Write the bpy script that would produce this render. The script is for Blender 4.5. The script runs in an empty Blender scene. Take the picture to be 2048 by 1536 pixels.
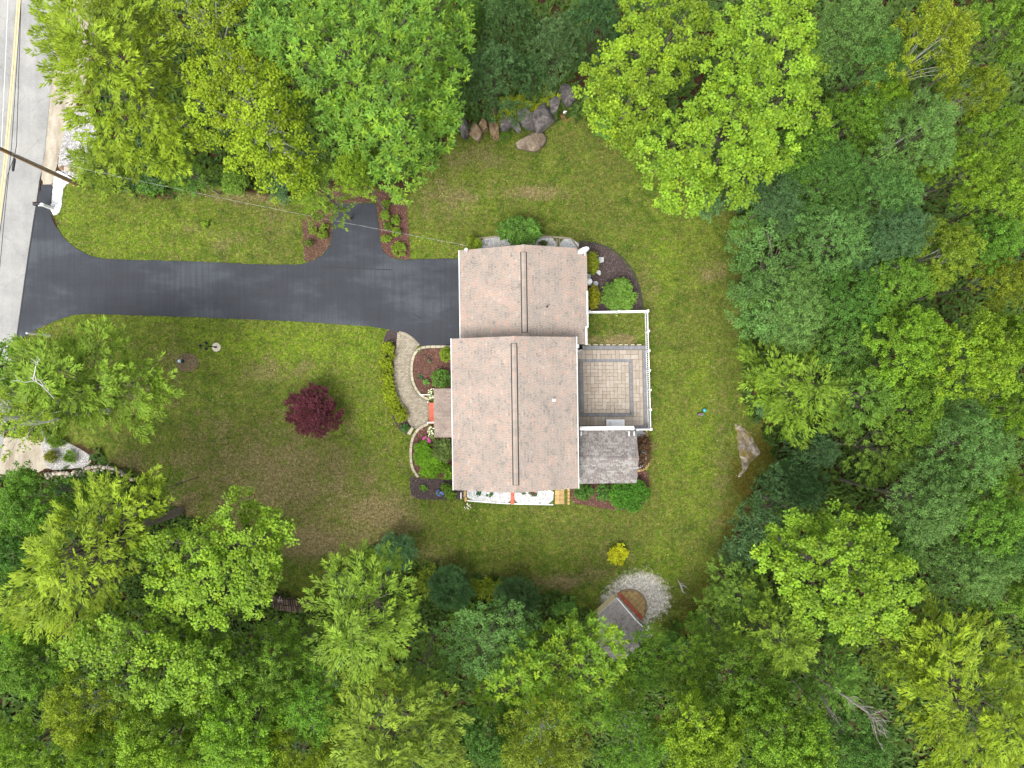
import bpy, bmesh, math, random
import numpy as np
from mathutils import Vector

# ---------------------------------------------------------------- camera, light, exposure
S = bpy.context.scene
COL = S.collection
H = 55.0                                   # height of the drone above the lawn
K = 36.0 / 24.0 * H / 2048.0               # metres on the ground per photograph pixel
cam_d = bpy.data.cameras.new("camera")
cam_d.lens = 24.0; cam_d.sensor_width = 36.0; cam_d.sensor_fit = 'HORIZONTAL'
cam_d.clip_start = 0.5; cam_d.clip_end = 2000.0
cam = bpy.data.objects.new("camera", cam_d); COL.objects.link(cam)
cam.location = (0, 0, H); cam.rotation_euler = (0, 0, 0)
S.camera = cam

SUN_EL, SUN_AZ = math.radians(64), math.radians(215)      # bright overcast, light from the south-west
w = bpy.data.worlds.new("World"); S.world = w; w.use_nodes = True
nt = w.node_tree; nt.nodes.clear()
sky = nt.nodes.new("ShaderNodeTexSky"); sky.sky_type = 'NISHITA'; sky.sun_disc = False
sky.sun_elevation = SUN_EL; sky.sun_rotation = SUN_AZ
sky.air_density = 1.0; sky.dust_density = 4.0; sky.ozone_density = 1.0
hs = nt.nodes.new("ShaderNodeHueSaturation"); hs.inputs['Saturation'].default_value = 0.25
bg = nt.nodes.new("ShaderNodeBackground"); bg.inputs['Strength'].default_value = 0.15
wo = nt.nodes.new("ShaderNodeOutputWorld")
nt.links.new(sky.outputs[0], hs.inputs['Color']); nt.links.new(hs.outputs[0], bg.inputs[0])
nt.links.new(bg.outputs[0], wo.inputs[0])
sun_d = bpy.data.lights.new("sun", 'SUN'); sun_d.energy = 1.05; sun_d.angle = math.radians(24)
sun_d.color = (1.0, 0.955, 0.88)
sun = bpy.data.objects.new("sun", sun_d); COL.objects.link(sun)
sun.location = (0, 0, 60)
_d = Vector((math.sin(SUN_AZ) * math.cos(SUN_EL), math.cos(SUN_AZ) * math.cos(SUN_EL), math.sin(SUN_EL)))
sun.rotation_euler = (-_d).to_track_quat('-Z', 'Y').to_euler()
S.view_settings.view_transform = 'Standard'; S.view_settings.look = 'None'
S.view_settings.gamma = 1.0; S.view_settings.use_curve_mapping = False
S.view_settings.exposure = 1.22
S.render.engine = 'CYCLES'
S.cycles.max_bounces = 6; S.cycles.diffuse_bounces = 3; S.cycles.transmission_bounces = 3
S.cycles.use_denoising = True

PI = math.pi
rnd = random.Random(5)


def P(px, py, z=0.0):
    """photograph pixel -> world point at height z (plan of the lot)"""
    f = K * (H - z) / H
    return Vector(((px - 1024) * f, (768 - py) * f, z))


# ---------------------------------------------------------------- object helpers
def tag(o, label=None, cat=None, group=None, kind=None):
    if label: o['label'] = label
    if cat: o['category'] = cat
    if group: o['group'] = group
    if kind: o['kind'] = kind
    return o


def empty(name, loc, label, cat, group=None, rz=0.0):
    o = bpy.data.objects.new(name, None); COL.objects.link(o)
    o.location = loc; o.rotation_euler = (0, 0, rz); o.empty_display_size = 0.3
    return tag(o, label, cat, group)


def link(name, me, mat, parent=None, loc=(0, 0, 0)):
    o = bpy.data.objects.new(name, me); COL.objects.link(o)
    if mat is not None and not me.materials: me.materials.append(mat)
    if parent is not None: o.parent = parent
    o.location = loc
    return o


class MB:
    """collects shapes for ONE mesh, with a per-vertex tone"""
    def __init__(s): s.v = []; s.f = []; s.t = []

    def add(s, vs, fs, tone=0.5):
        n = len(s.v); s.v += [tuple(v) for v in vs]
        s.f += [tuple(i + n for i in f) for f in fs]
        s.t += ([tone] * len(vs)) if not isinstance(tone, (list, tuple)) else list(tone)
        return s

    def box(s, c, d, rz=0.0, tone=0.5, top=1.0):
        cx, cy, cz = c; dx, dy, dz = d[0] / 2, d[1] / 2, d[2] / 2
        co, si = math.cos(rz), math.sin(rz); vs = []
        for z, k in ((-dz, 1.0), (dz, top)):
            for x, y in ((-dx, -dy), (dx, -dy), (dx, dy), (-dx, dy)):
                x *= k; y *= k
                vs.append((cx + x * co - y * si, cy + x * si + y * co, cz + z))
        return s.add(vs, [(3, 2, 1, 0), (4, 5, 6, 7), (0, 1, 5, 4), (1, 2, 6, 5), (2, 3, 7, 6), (3, 0, 4, 7)], tone)

    def bar(s, a, b, wd, ht, tone=0.5):
        """box beam between two points"""
        a = Vector(a); b = Vector(b); d = (b - a)
        u = Vector((-d.y, d.x, 0))
        u = u.normalized() if u.length > 1e-6 else Vector((1, 0, 0))
        n = d.cross(u).normalized() if d.length > 0 else Vector((0, 0, 1))
        vs = []
        for p in (a, b):
            for i, j in ((-1, -1), (1, -1), (1, 1), (-1, 1)):
                vs.append(p + u * (i * wd / 2) + n * (j * ht / 2))
        return s.add(vs, [(3, 2, 1, 0), (4, 5, 6, 7), (0, 1, 5, 4), (1, 2, 6, 5), (2, 3, 7, 6), (3, 0, 4, 7)], tone)

    def tube(s, pts, rad, sides=6, tone=0.5, cap=True):
        pts = [Vector(p) for p in pts]; rings = []
        n0 = len(s.v)
        for i, p in enumerate(pts):
            d = (pts[min(i + 1, len(pts) - 1)] - pts[max(i - 1, 0)]).normalized()
            a = Vector((0, 0, 1)) if abs(d.z) < 0.9 else Vector((1, 0, 0))
            u = d.cross(a).normalized(); q = d.cross(u)
            r = rad[i] if isinstance(rad, (list, tuple)) else rad
            for k in range(sides):
                t = 2 * PI * k / sides
                s.v.append(tuple(p + u * (r * math.cos(t)) + q * (r * math.sin(t)))); s.t.append(tone)
        for i in range(len(pts) - 1):
            for k in range(sides):
                a0 = n0 + i * sides + k; b0 = n0 + i * sides + (k + 1) % sides
                s.f.append((a0, b0, b0 + sides, a0 + sides))
        if cap:
            s.f.append(tuple(n0 + k for k in range(sides))[::-1])
            e = n0 + (len(pts) - 1) * sides
            s.f.append(tuple(e + k for k in range(sides)))
        return s

    def lathe(s, prof, c=(0, 0, 0), seg=16, tone=0.5):
        n0 = len(s.v)
        for r, z in prof:
            for k in range(seg):
                t = 2 * PI * k / seg
                s.v.append((c[0] + r * math.cos(t), c[1] + r * math.sin(t), c[2] + z)); s.t.append(tone)
        for i in range(len(prof) - 1):
            for k in range(seg):
                a = n0 + i * seg + k; b = n0 + i * seg + (k + 1) % seg
                s.f.append((a, b, b + seg, a + seg))
        s.f.append(tuple(n0 + k for k in range(seg))[::-1])
        e = n0 + (len(prof) - 1) * seg
        s.f.append(tuple(e + k for k in range(seg)))
        return s

    def prism(s, poly, z0, z1, tone=0.5):
        n = len(poly)
        vs = [(p[0], p[1], z0) for p in poly] + [(p[0], p[1], z1) for p in poly]
        fs = [tuple(range(n))[::-1], tuple(range(n, 2 * n))]
        fs += [(i, (i + 1) % n, (i + 1) % n + n, i + n) for i in range(n)]
        return s.add(vs, fs, tone)

    def mesh(s, name, smooth=False):
        me = bpy.data.meshes.new(name); me.from_pydata(s.v, [], s.f); me.update()
        a = me.attributes.new("tone", 'FLOAT', 'POINT'); a.data.foreach_set("value", np.array(s.t, dtype=np.float32))
        if smooth: me.polygons.foreach_set("use_smooth", [True] * len(me.polygons))
        return me

    def obj(s, name, mat, parent=None, loc=(0, 0, 0), smooth=False):
        return link(name, s.mesh(name, smooth), mat, parent, loc)


def quads_mesh(name, V, tone, hue=None):
    """V (N,4,3) array of quads -> mesh; tone, hue (N,) per quad"""
    n = V.shape[0]; me = bpy.data.meshes.new(name)
    me.vertices.add(n * 4); me.vertices.foreach_set("co", V.reshape(-1).astype(np.float32))
    me.loops.add(n * 4); me.loops.foreach_set("vertex_index", np.arange(n * 4, dtype=np.int32))
    me.polygons.add(n); me.polygons.foreach_set("loop_start", np.arange(0, n * 4, 4, dtype=np.int32))
    me.polygons.foreach_set("loop_total", np.full(n, 4, dtype=np.int32))
    me.update(calc_edges=True)
    a = me.attributes.new("tone", 'FLOAT', 'POINT'); a.data.foreach_set("value", np.repeat(tone, 4).astype(np.float32))
    if hue is not None:
        a = me.attributes.new("hue", 'FLOAT', 'POINT'); a.data.foreach_set("value", np.repeat(hue, 4).astype(np.float32))
    return me


# ---------------------------------------------------------------- material helpers
def lin(c):
    return tuple(((x / 255) / 12.92 if x / 255 <= 0.04045 else ((x / 255 + 0.055) / 1.055) ** 2.4) for x in c)


class NT:
    def __init__(s, name):
        s.m = bpy.data.materials.new(name); s.m.use_nodes = True; s.n = s.m.node_tree.nodes; s.l = s.m.node_tree.links
        s.n.clear(); s.out = s.n.new("ShaderNodeOutputMaterial"); s.p = s.n.new("ShaderNodeBsdfPrincipled")
        s.l.new(s.p.outputs[0], s.out.inputs[0]); s.p.inputs['Specular IOR Level'].default_value = 0.3
        s.co = s.n.new("ShaderNodeTexCoord")
        s.geo = None

    def pos(s):
        if s.geo is None: s.geo = s.n.new("ShaderNodeNewGeometry")
        return s.geo.outputs['Position']

    def noise(s, scale, detail=4, rough=0.6, vec=None, stretch=None, dist=0.0):
        t = s.n.new("ShaderNodeTexNoise"); t.inputs['Scale'].default_value = scale; t.inputs['Detail'].default_value = detail
        t.inputs['Roughness'].default_value = rough; t.inputs['Distortion'].default_value = dist
        v = vec or s.pos()
        if stretch:
            mp = s.n.new("ShaderNodeMapping"); mp.inputs['Scale'].default_value = stretch
            s.l.new(v, mp.inputs['Vector']); v = mp.outputs[0]
        s.l.new(v, t.inputs['Vector']); return t.outputs['Fac']

    def ramp(s, fac, stops):
        r = s.n.new("ShaderNodeValToRGB"); e = r.color_ramp.elements
        while len(e) < len(stops): e.new(0.5)
        for i, (p, c) in enumerate(stops):
            e[i].position = p
            e[i].color = (c, c, c, 1) if not isinstance(c, tuple) else (*c, 1)
        s.l.new(fac, r.inputs[0]); return r.outputs[0]

    def attr(s, name):
        a = s.n.new("ShaderNodeAttribute"); a.attribute_name = name; return a.outputs['Fac']

    def mix(s, fac, a, b, mode='MIX'):
        m = s.n.new("ShaderNodeMix"); m.data_type = 'RGBA'; m.blend_type = mode
        for sock, val in ((m.inputs[0], fac), (m.inputs[6], a), (m.inputs[7], b)):
            if isinstance(val, (int, float)): sock.default_value = val if sock.type == 'VALUE' else (val, val, val, 1)
            elif isinstance(val, tuple): sock.default_value = (*val, 1)
            else: s.l.new(val, sock)
        return m.outputs[2]

    def math(s, op, a, b=0.0, clamp=False):
        m = s.n.new("ShaderNodeMath"); m.operation = op; m.use_clamp = clamp
        for i, val in enumerate((a, b)):
            if isinstance(val, (int, float)): m.inputs[i].default_value = val
            else: s.l.new(val, m.inputs[i])
        return m.outputs[0]

    def base(s, c):
        if isinstance(c, tuple): s.p.inputs['Base Color'].default_value = (*c, 1)
        else: s.l.new(c, s.p.inputs['Base Color'])

    def bump(s, hgt, strength=0.4, dist=0.02):
        b = s.n.new("ShaderNodeBump"); b.inputs['Strength'].default_value = strength; b.inputs['Distance'].default_value = dist
        s.l.new(hgt, b.inputs['Height']); s.l.new(b.outputs[0], s.p.inputs['Normal'])

    def rough(s, r): s.p.inputs['Roughness'].default_value = r


def simple(name, col, rough=0.7, var=0.12, scale=8.0, tone=0.0, bump=0.0, metal=0.0):
    m = NT(name); n = m.noise(scale, 5)
    f = m.ramp(n, [(0.3, 1 - var), (0.7, 1 + var)])
    c = m.mix(1.0, col, f, 'MULTIPLY')
    if tone:
        t = m.math('ADD', m.math('MULTIPLY', m.attr("tone"), tone * 2), 1 - tone)
        c = m.mix(1.0, c, t, 'MULTIPLY')
    m.base(c); m.rough(rough); m.p.inputs['Metallic'].default_value = metal
    if bump: m.bump(m.noise(scale * 6, 3), bump, 0.01)
    return m.m


def leaf_mat(name, trans=0.28, yellow=(1.62, 1.30, 0.9), rough=0.55, spec=0.22):
    """foliage: the object's own colour, varied leaf by leaf and tipped towards fresh yellow growth"""
    m = NT(name)
    oi = m.n.new("ShaderNodeObjectInfo")
    tone = m.attr("tone"); hue = m.attr("hue")
    k = m.math('ADD', m.math('MULTIPLY', tone, 0.9), 0.55)
    c = m.mix(1.0, oi.outputs['Color'], k, 'MULTIPLY')
    c = m.mix(hue, c, m.mix(1.0, c, yellow, 'MULTIPLY'))
    m.base(c); m.rough(rough); m.p.inputs['Specular IOR Level'].default_value = spec
    tr = m.n.new("ShaderNodeBsdfTranslucent"); m.l.new(m.mix(1.0, c, (1.1, 1.25, 0.5), 'MULTIPLY'), tr.inputs[0])
    mx = m.n.new("ShaderNodeMixShader"); mx.inputs[0].default_value = trans
    m.l.new(m.p.outputs[0], mx.inputs[1]); m.l.new(tr.outputs[0], mx.inputs[2]); m.l.new(mx.outputs[0], m.out.inputs[0])
    return m.m


M = {}
M['leaf'] = leaf_mat("leaf")
M['needle'] = leaf_mat("needle", 0.18, (1.34, 1.20, 0.8), 0.6, 0.2)
M['bark'] = simple("bark", lin((112, 104, 94)), 0.9, 0.3, 6, 0.0, 0.6)
M['bark_dark'] = simple("bark_dark", lin((84, 74, 64)), 0.9, 0.3, 6, 0.0, 0.6)
M['birch_bark'] = simple("birch_bark", lin((188, 186, 178)), 0.8, 0.2, 5, 0.0, 0.4)
M['dead_wood'] = simple("dead_wood", lin((150, 144, 136)), 0.9, 0.2, 6)
M['white'] = simple("white_vinyl", (0.80, 0.80, 0.80), 0.45, 0.03, 2)
M['white_siding'] = simple("white_siding", (0.72, 0.72, 0.70), 0.6, 0.04, 2)
M['glass'] = simple("window_glass", (0.03, 0.04, 0.05), 0.08, 0.05, 2)
M['black'] = simple("black_metal", (0.018, 0.018, 0.02), 0.5, 0.1, 5)
M['vent_dark'] = simple("vent_shadow_black", (0.022, 0.02, 0.018), 0.9, 0.1, 5)
M['concrete'] = simple("curb_concrete", lin((168, 160, 138)), 0.9, 0.12, 7, 0.12, 0.4)
M['brick_red'] = simple("red_brick", lin((188, 98, 78)), 0.85, 0.12, 9, 0.15, 0.3)
M['tan_block'] = simple("tan_block", lin((172, 144, 98)), 0.85, 0.16, 6, 0.18, 0.3)
M['timber'] = simple("grey_timber", lin((150, 140, 120)), 0.9, 0.18, 9, 0.15, 0.3)
M['pole_wood'] = simple("pole_wood", lin((128, 102, 72)), 0.9, 0.25, 7)
M['cable'] = simple("cable_black", (0.03, 0.03, 0.035), 0.6, 0.05, 3)
M['cable_grey'] = simple("cable_grey", (0.36, 0.37, 0.36), 0.6, 0.05, 3, 0.8)
M['stone'] = simple("field_stone", lin((158, 148, 134)), 0.9, 0.25, 4, 0.35, 0.5)
M['flag'] = simple("flagstone", lin((172, 176, 178)), 0.85, 0.08, 5, 0.05, 0.2)
M['beige_wall'] = simple("beige_siding", lin((216, 200, 160)), 0.8, 0.06, 5, 0.05)
M['turquoise'] = simple("turquoise_glaze", lin((70, 168, 188)), 0.25, 0.08, 9)
M['pale_blue'] = simple("pale_blue_glass", lin((170, 200, 205)), 0.15, 0.15, 9)
M['log'] = simple("firewood_bark", lin((98, 84, 70)), 0.95, 0.3, 9, 0.45, 0.5)
M['chip_red'] = simple("red_mulch_chip", lin((112, 82, 72)), 0.95, 0.15, 9, 0.5)
M['chip_dark'] = simple("dark_mulch_chip", lin((86, 76, 74)), 0.95, 0.15, 9, 0.55)
M['chip_brown'] = simple("brown_mulch_chip", lin((108, 82, 68)), 0.95, 0.15, 9, 0.5)
M['pebble_white'] = simple("white_pebble", (0.52, 0.53, 0.54), 0.8, 0.1, 9, 0.42)
M['pebble_grey'] = simple("grey_pebble", (0.42, 0.41, 0.40), 0.85, 0.12, 9, 0.55)
M['bed_red'] = simple("red_mulch_bed", lin((84, 58, 50)), 1.0, 0.35, 14, 0, 0.6)
M['bed_dark'] = simple("dark_mulch_bed", lin((66, 56, 54)), 1.0, 0.35, 14, 0, 0.6)
M['bed_brown'] = simple("brown_mulch_bed", lin((80, 60, 48)), 1.0, 0.35, 12, 0, 0.6)
M['bed_ring'] = simple("bare_soil_ring", lin((98, 86, 62)), 1.0, 0.4, 7, 0, 0.6); M['chip_ring'] = simple("soil_ring_chip", lin((104, 92, 74)), 1.0, 0.2, 9, .5)
M['bed_gravel'] = simple("gravel_bed", (0.30, 0.29, 0.28), 1.0, 0.35, 16, 0, 0.6)
M['bed_gravel_white'] = simple("white_gravel_bed", (0.58, 0.58, 0.57), 1.0, 0.35, 16, 0, 0.6)
M['joint'] = simple("paver_joint", lin((126, 118, 106)), 1.0, 0.1, 14)
M['petal_pink'] = simple("pink_petal", lin((200, 78, 156)), 0.6, 0.12, 9)
M['petal_blue'] = simple("blue_petal", lin((120, 128, 214)), 0.6, 0.12, 9)
M['petal_red'] = simple("red_petal", lin((206, 50, 52)), 0.6, 0.12, 9)
M['petal_white'] = simple("cream_petal", lin((226, 226, 196)), 0.6, 0.1, 9)
M['dry_leaf'] = simple("dry_leaf", lin((112, 82, 58)), 0.95, 0.3, 9, 0.5)


def mat_ground():
    m = NT("lawn_ground")
    big = m.noise(0.22, 5, 0.62); mid = m.noise(0.8, 7, 0.75); fine = m.noise(5.0, 6, 0.8); grain = m.noise(9.0, 4, 0.85)
    g = m.ramp(mid, [(0.36, lin((52, 72, 23))), (0.5, lin((78, 93, 30))), (0.64, lin((106, 115, 46)))])
    g = m.mix(m.ramp(big, [(0.42, 0.0), (0.58, 0.7)]), g, m.ramp(fine, [(0.36, lin((70, 78, 32))), (0.64, lin((102, 102, 50)))]))
    lush = m.math('MULTIPLY', m.attr("lush"), m.ramp(mid, [(0.38, 0.3), (0.56, 1.0)]), True)
    g = m.mix(lush, g, m.ramp(fine, [(0.36, lin((84, 110, 20))), (0.64, lin((122, 144, 36)))]))
    # tufts gone straw-coloured and tufts of fresh growth, a hand or two across
    g = m.mix(m.ramp(m.noise(2.6, 6, 0.8), [(0.50, 0.0), (0.60, 0.6)]), g, m.ramp(fine, [(0.36, lin((90, 84, 46))), (0.64, lin((132, 120, 76)))]))
    g = m.mix(m.ramp(m.noise(1.9, 6, 0.8, stretch=(1.0, 1.0, 3.0)), [(0.52, 0.0), (0.62, 0.7)]), g, m.ramp(fine, [(0.36, lin((50, 80, 20))), (0.64, lin((84, 118, 32)))]))
    dryf = m.math('ADD', m.attr("dry"), m.math('MULTIPLY', m.math('SUBTRACT', m.noise(0.75, 7, 0.78), 0.5), 2.4))
    dry = m.ramp(dryf, [(0.26, 0.0), (0.80, 1.0)])
    g = m.mix(dry, g, m.ramp(fine, [(0.32, lin((84, 76, 46))), (0.5, lin((112, 102, 68))), (0.7, lin((146, 134, 96)))]))
    mossf = m.math('ADD', m.attr("moss"), m.math('MULTIPLY', m.math('SUBTRACT', m.noise(0.9, 6, 0.7), 0.5), 1.2))
    moss = m.ramp(mossf, [(0.35, 0.0), (0.75, 1.0)])
    g = m.mix(moss, g, m.ramp(fine, [(0.3, lin((66, 64, 20))), (0.7, lin((96, 88, 34)))]))
    litf = m.math('ADD', m.attr("litter"), m.math('MULTIPLY', m.math('SUBTRACT', m.noise(1.4, 6, 0.7), 0.5), 0.9))
    lit = m.ramp(litf, [(0.42, 0.0), (0.62, 1.0)])
    g = m.mix(lit, g, m.ramp(fine, [(0.25, lin((38, 28, 20))), (0.5, lin((62, 46, 32))), (0.78, lin((96, 72, 52)))]))
    gr = m.math('ADD', m.attr("grit"), m.math('MULTIPLY', m.math('SUBTRACT', m.noise(2.6, 7, 0.8), 0.5), 1.6))
    g = m.mix(m.ramp(gr, [(0.36, 0.0), (0.66, 1.0)]), g, m.ramp(fine, [(0.34, lin((150, 140, 122))), (0.5, lin((188, 180, 166))), (0.62, lin((214, 210, 202)))]))
    # blades and flecks
    g = m.mix(1.0, g, m.ramp(grain, [(0.36, 0.55), (0.5, 1.0), (0.64, 1.55)]), 'MULTIPLY')
    g = m.mix(1.0, g, m.ramp(m.noise(3.4, 5, 0.8), [(0.40, 0.74), (0.60, 1.26)]), 'MULTIPLY')
    m.base(g); m.rough(0.95); m.p.inputs['Specular IOR Level'].default_value = 0.1
    m.bump(m.math('ADD', grain, fine), 0.8, 0.06)
    return m.m


def mat_asphalt():
    m = NT("driveway_asphalt")
    n = m.noise(0.28, 5, 0.55, stretch=(0.6, 1.4, 1)); st = m.noise(5.5, 3, 0.6, stretch=(1, 0.04, 1)); st2 = m.noise(5.5, 3, 0.6, stretch=(0.05, 1, 1))
    c = m.ramp(n, [(0.36, lin((47, 51, 56))), (0.5, lin((64, 69, 75))), (0.62, lin((100, 108, 114)))])
    c = m.mix(0.9, c, m.ramp(st, [(0.38, 0.78), (0.62, 1.22)]), 'MULTIPLY')
    c = m.mix(0.5, c, m.ramp(st2, [(0.3, 0.88), (0.7, 1.12)]), 'MULTIPLY')
    e = m.attr("edge")
    c = m.mix(m.math('MULTIPLY', e, 0.75, True), c, lin((46, 48, 54)))
    c = m.mix(1.0, c, m.ramp(m.noise(14, 3, 0.8), [(0.25, 0.8), (0.75, 1.2)]), 'MULTIPLY')
    m.base(c); m.rough(0.75); m.bump(m.noise(40, 2), 0.4, 0.01)
    return m.m


def mat_road():
    m = NT("road_asphalt")
    n = m.noise(0.5, 5, 0.6); st = m.noise(1.6, 3, 0.5, stretch=(1, 0.06, 1)); g = m.noise(11, 3, 0.85)
    c = m.ramp(n, [(0.36, lin((132, 132, 130))), (0.62, lin((148, 147, 143)))])
    c = m.mix(0.8, c, m.ramp(st, [(0.3, 0.9), (0.7, 1.1)]), 'MULTIPLY')
    c = m.mix(1.0, c, m.ramp(g, [(0.25, 0.82), (0.75, 1.16)]), 'MULTIPLY')
    cr = m.n.new("ShaderNodeTexVoronoi"); cr.feature = 'DISTANCE_TO_EDGE'; cr.inputs['Scale'].default_value = 0.22
    dn = m.noise(1.5, 4); mp = m.n.new("ShaderNodeVectorMath"); mp.operation = 'ADD'
    m.l.new(m.pos(), mp.inputs[0]); sc = m.n.new("ShaderNodeCombineXYZ"); m.l.new(dn, sc.inputs[0]); m.l.new(dn, sc.inputs[1])
    m.l.new(sc.outputs[0], mp.inputs[1]); m.l.new(mp.outputs[0], cr.inputs['Vector'])
    c = m.mix(m.ramp(cr.outputs['Distance'], [(0.0, 0.35), (0.006, 0.0)]), c, lin((70, 70, 70)))
    m.base(c); m.rough(0.9); m.bump(g, 0.4, 0.01)
    return m.m


def mat_sand():
    m = NT("sand_shoulder"); g = m.noise(10, 4, 0.8)
    c = m.ramp(m.noise(0.8, 5, 0.65, stretch=(1.6, 0.5, 1)), [(0.36, lin((136, 126, 110))), (0.62, lin((170, 162, 146)))])
    m.base(m.mix(1.0, c, m.ramp(g, [(0.25, 0.78), (0.75, 1.2)]), 'MULTIPLY')); m.rough(1.0); m.bump(g, 0.5, 0.03)
    return m.m


def mat_shingle(name, cols, rough=0.9):
    m = NT(name); t = m.attr("tone")
    c = m.ramp(t, cols)
    c = m.mix(1.0, c, m.ramp(m.noise(0.5, 4, 0.6), [(0.3, 0.93), (0.7, 1.06)]), 'MULTIPLY')
    c = m.mix(1.0, c, m.ramp(m.noise(30, 2, 0.8), [(0.25, 0.85), (0.75, 1.15)]), 'MULTIPLY')
    st = m.math('MULTIPLY', m.attr("stain"), m.ramp(m.noise(2.2, 5, 0.7, stretch=(0.6, 1.5, 1)), [(0.45, 0.0), (0.68, 1.0)]), True)
    c = m.mix(m.math('MULTIPLY', st, 0.55), c, lin((92, 84, 82)))
    m.base(c); m.rough(rough); m.bump(m.noise(40, 2), 0.4, 0.006)
    return m.m


def mat_paver(name, a, b, c3):
    m = NT(name); oi = m.n.new("ShaderNodeObjectInfo")
    t = m.math('FRACT', m.math('ADD', m.attr("tone"), oi.outputs['Random']))
    c = m.ramp(t, [(0.0, a), (0.55, b), (1.0, c3)])
    c = m.mix(1.0, c, m.ramp(m.noise(9, 4, 0.7), [(0.3, 0.9), (0.7, 1.1)]), 'MULTIPLY')
    m.base(c); m.rough(0.85); m.bump(m.noise(30, 3), 0.3, 0.006)
    return m.m


def mat_rock(name, cols, moss=0.0):
    m = NT(name)
    c = m.ramp(m.noise(1.6, 7, 0.72, dist=0.6), cols)
    v = m.noise(1.1, 6, 0.7)
    c = m.mix(1.0, c, m.ramp(m.noise(9, 4, 0.75), [(0.25, 0.7), (0.75, 1.3)]), 'MULTIPLY')
    c = m.mix(m.ramp(m.noise(4.5, 5, 0.7), [(0.62, 0.0), (0.72, 0.6)]), c, lin((176, 172, 164)))
    if moss: c = m.mix(m.ramp(v, [(0.5 - moss, 0.0), (0.62, 1.0)]), c, lin((112, 98, 34)))
    m.base(c); m.rough(0.9); m.bump(m.noise(8, 6, 0.75), 0.9, 0.05)
    return m.m


M['ground'] = mat_ground(); M['asphalt'] = mat_asphalt(); M['road'] = mat_road(); M['sand'] = mat_sand()
PINK = [(0.0, lin((118, 111, 105))), (0.25, lin((136, 127, 119))), (0.45, lin((145, 135, 126))), (0.62, lin((153, 140, 130))), (0.80, lin((162, 136, 122))), (1.0, lin((164, 155, 145)))]
M['shingle'] = mat_shingle("pinkish_asphalt_shingle", PINK)
M['shingle_porch'] = mat_shingle("porch_shingle", [(0.0, lin((120, 108, 100))), (0.5, lin((140, 126, 116))), (1.0, lin((156, 142, 131)))])
M['shingle_grey'] = mat_shingle("grey_mottled_shingle", [(0.0, lin((104, 98, 96))), (0.3, lin((122, 117, 114))), (0.5, lin((118, 108, 104))), (0.7, lin((132, 128, 124))), (1.0, lin((146, 144, 139)))])
M['shingle_shed'] = mat_shingle("dark_grey_shingle", [(0.0, lin((110, 104, 102))), (0.5, lin((136, 129, 125))), (1.0, lin((162, 156, 150)))])
M['paver'] = mat_paver("tan_patio_paver", lin((148, 137, 124)), lin((157, 146, 133)), lin((165, 155, 144)))
M['paver_grey'] = mat_paver("grey_border_paver", lin((114, 115, 118)), lin((122, 122, 125)), lin((129, 129, 131)))
M['walk_brick'] = mat_paver("walkway_brick", lin((132, 123, 107)), lin((148, 139, 122)), lin((162, 154, 137)))
M['rock_grey'] = mat_rock("grey_boulder_rock", [(0.36, lin((66, 62, 61))), (0.5, lin((98, 93, 91))), (0.64, lin((134, 127, 121)))])
M['rock_rust'] = mat_rock("rusty_boulder_rock", [(0.36, lin((86, 72, 58))), (0.5, lin((126, 102, 72))), (0.64, lin((150, 140, 124)))])
M['rock_brown'] = mat_rock("brown_boulder_rock", [(0.36, lin((76, 66, 58))), (0.48, lin((108, 95, 80))), (0.64, lin((142, 130, 112)))])
M['ledge'] = mat_rock("mossy_ledge_rock", [(0.25, lin((124, 108, 94))), (0.5, lin((156, 144, 128))), (0.75, lin((188, 180, 168)))], 0.0)
M['yellow_paint'] = simple("faded_yellow_paint", lin((190, 172, 128)), 0.8, 0.2, 3)
M['tar'] = simple("sealed_asphalt_seam", (0.022, 0.022, 0.026), 0.6, 0.2, 5)


# ================================================================ GROUND AND SURFACES
rng = np.random.default_rng(7)


def vnoise(x, y, cell, seed):
    r = np.random.default_rng(seed); g = r.random((256, 256))
    u = x / cell + 100; v = y / cell + 100
    i = np.floor(u).astype(int); j = np.floor(v).astype(int); a = u - i; b = v - j
    a = a * a * (3 - 2 * a); b = b * b * (3 - 2 * b)
    G = lambda p, q: g[p % 256, q % 256]
    return (G(i, j) * (1 - a) + G(i + 1, j) * a) * (1 - b) + (G(i, j + 1) * (1 - a) + G(i + 1, j + 1) * a) * b


def fbm(x, y, cell, seed):
    return (vnoise(x, y, cell, seed) + 0.5 * vnoise(x, y, cell / 2.1, seed + 1) + 0.25 * vnoise(x, y, cell / 4.3, seed + 2)) / 1.75


def in_poly(px, py, poly):
    ins = np.zeros(px.shape, bool); n = len(poly)
    for i in range(n):
        x0, y0 = poly[i]; x1, y1 = poly[(i + 1) % n]
        if y0 == y1: continue
        c = ((y0 > py) != (y1 > py)) & (px < (x1 - x0) * (py - y0) / (y1 - y0) + x0)
        ins ^= c
    return ins


def seg_dist(px, py, poly, closed=True):
    d = np.full(px.shape, 1e9); n = len(poly)
    for i in range(n if closed else n - 1):
        ax, ay = poly[i]; bx, by = poly[(i + 1) % n]
        L = (bx - ax) ** 2 + (by - ay) ** 2 + 1e-9
        t = np.clip(((px - ax) * (bx - ax) + (py - ay) * (by - ay)) / L, 0, 1)
        d = np.minimum(d, np.hypot(px - ax - t * (bx - ax), py - ay - t * (by - ay)))
    return d


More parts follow.
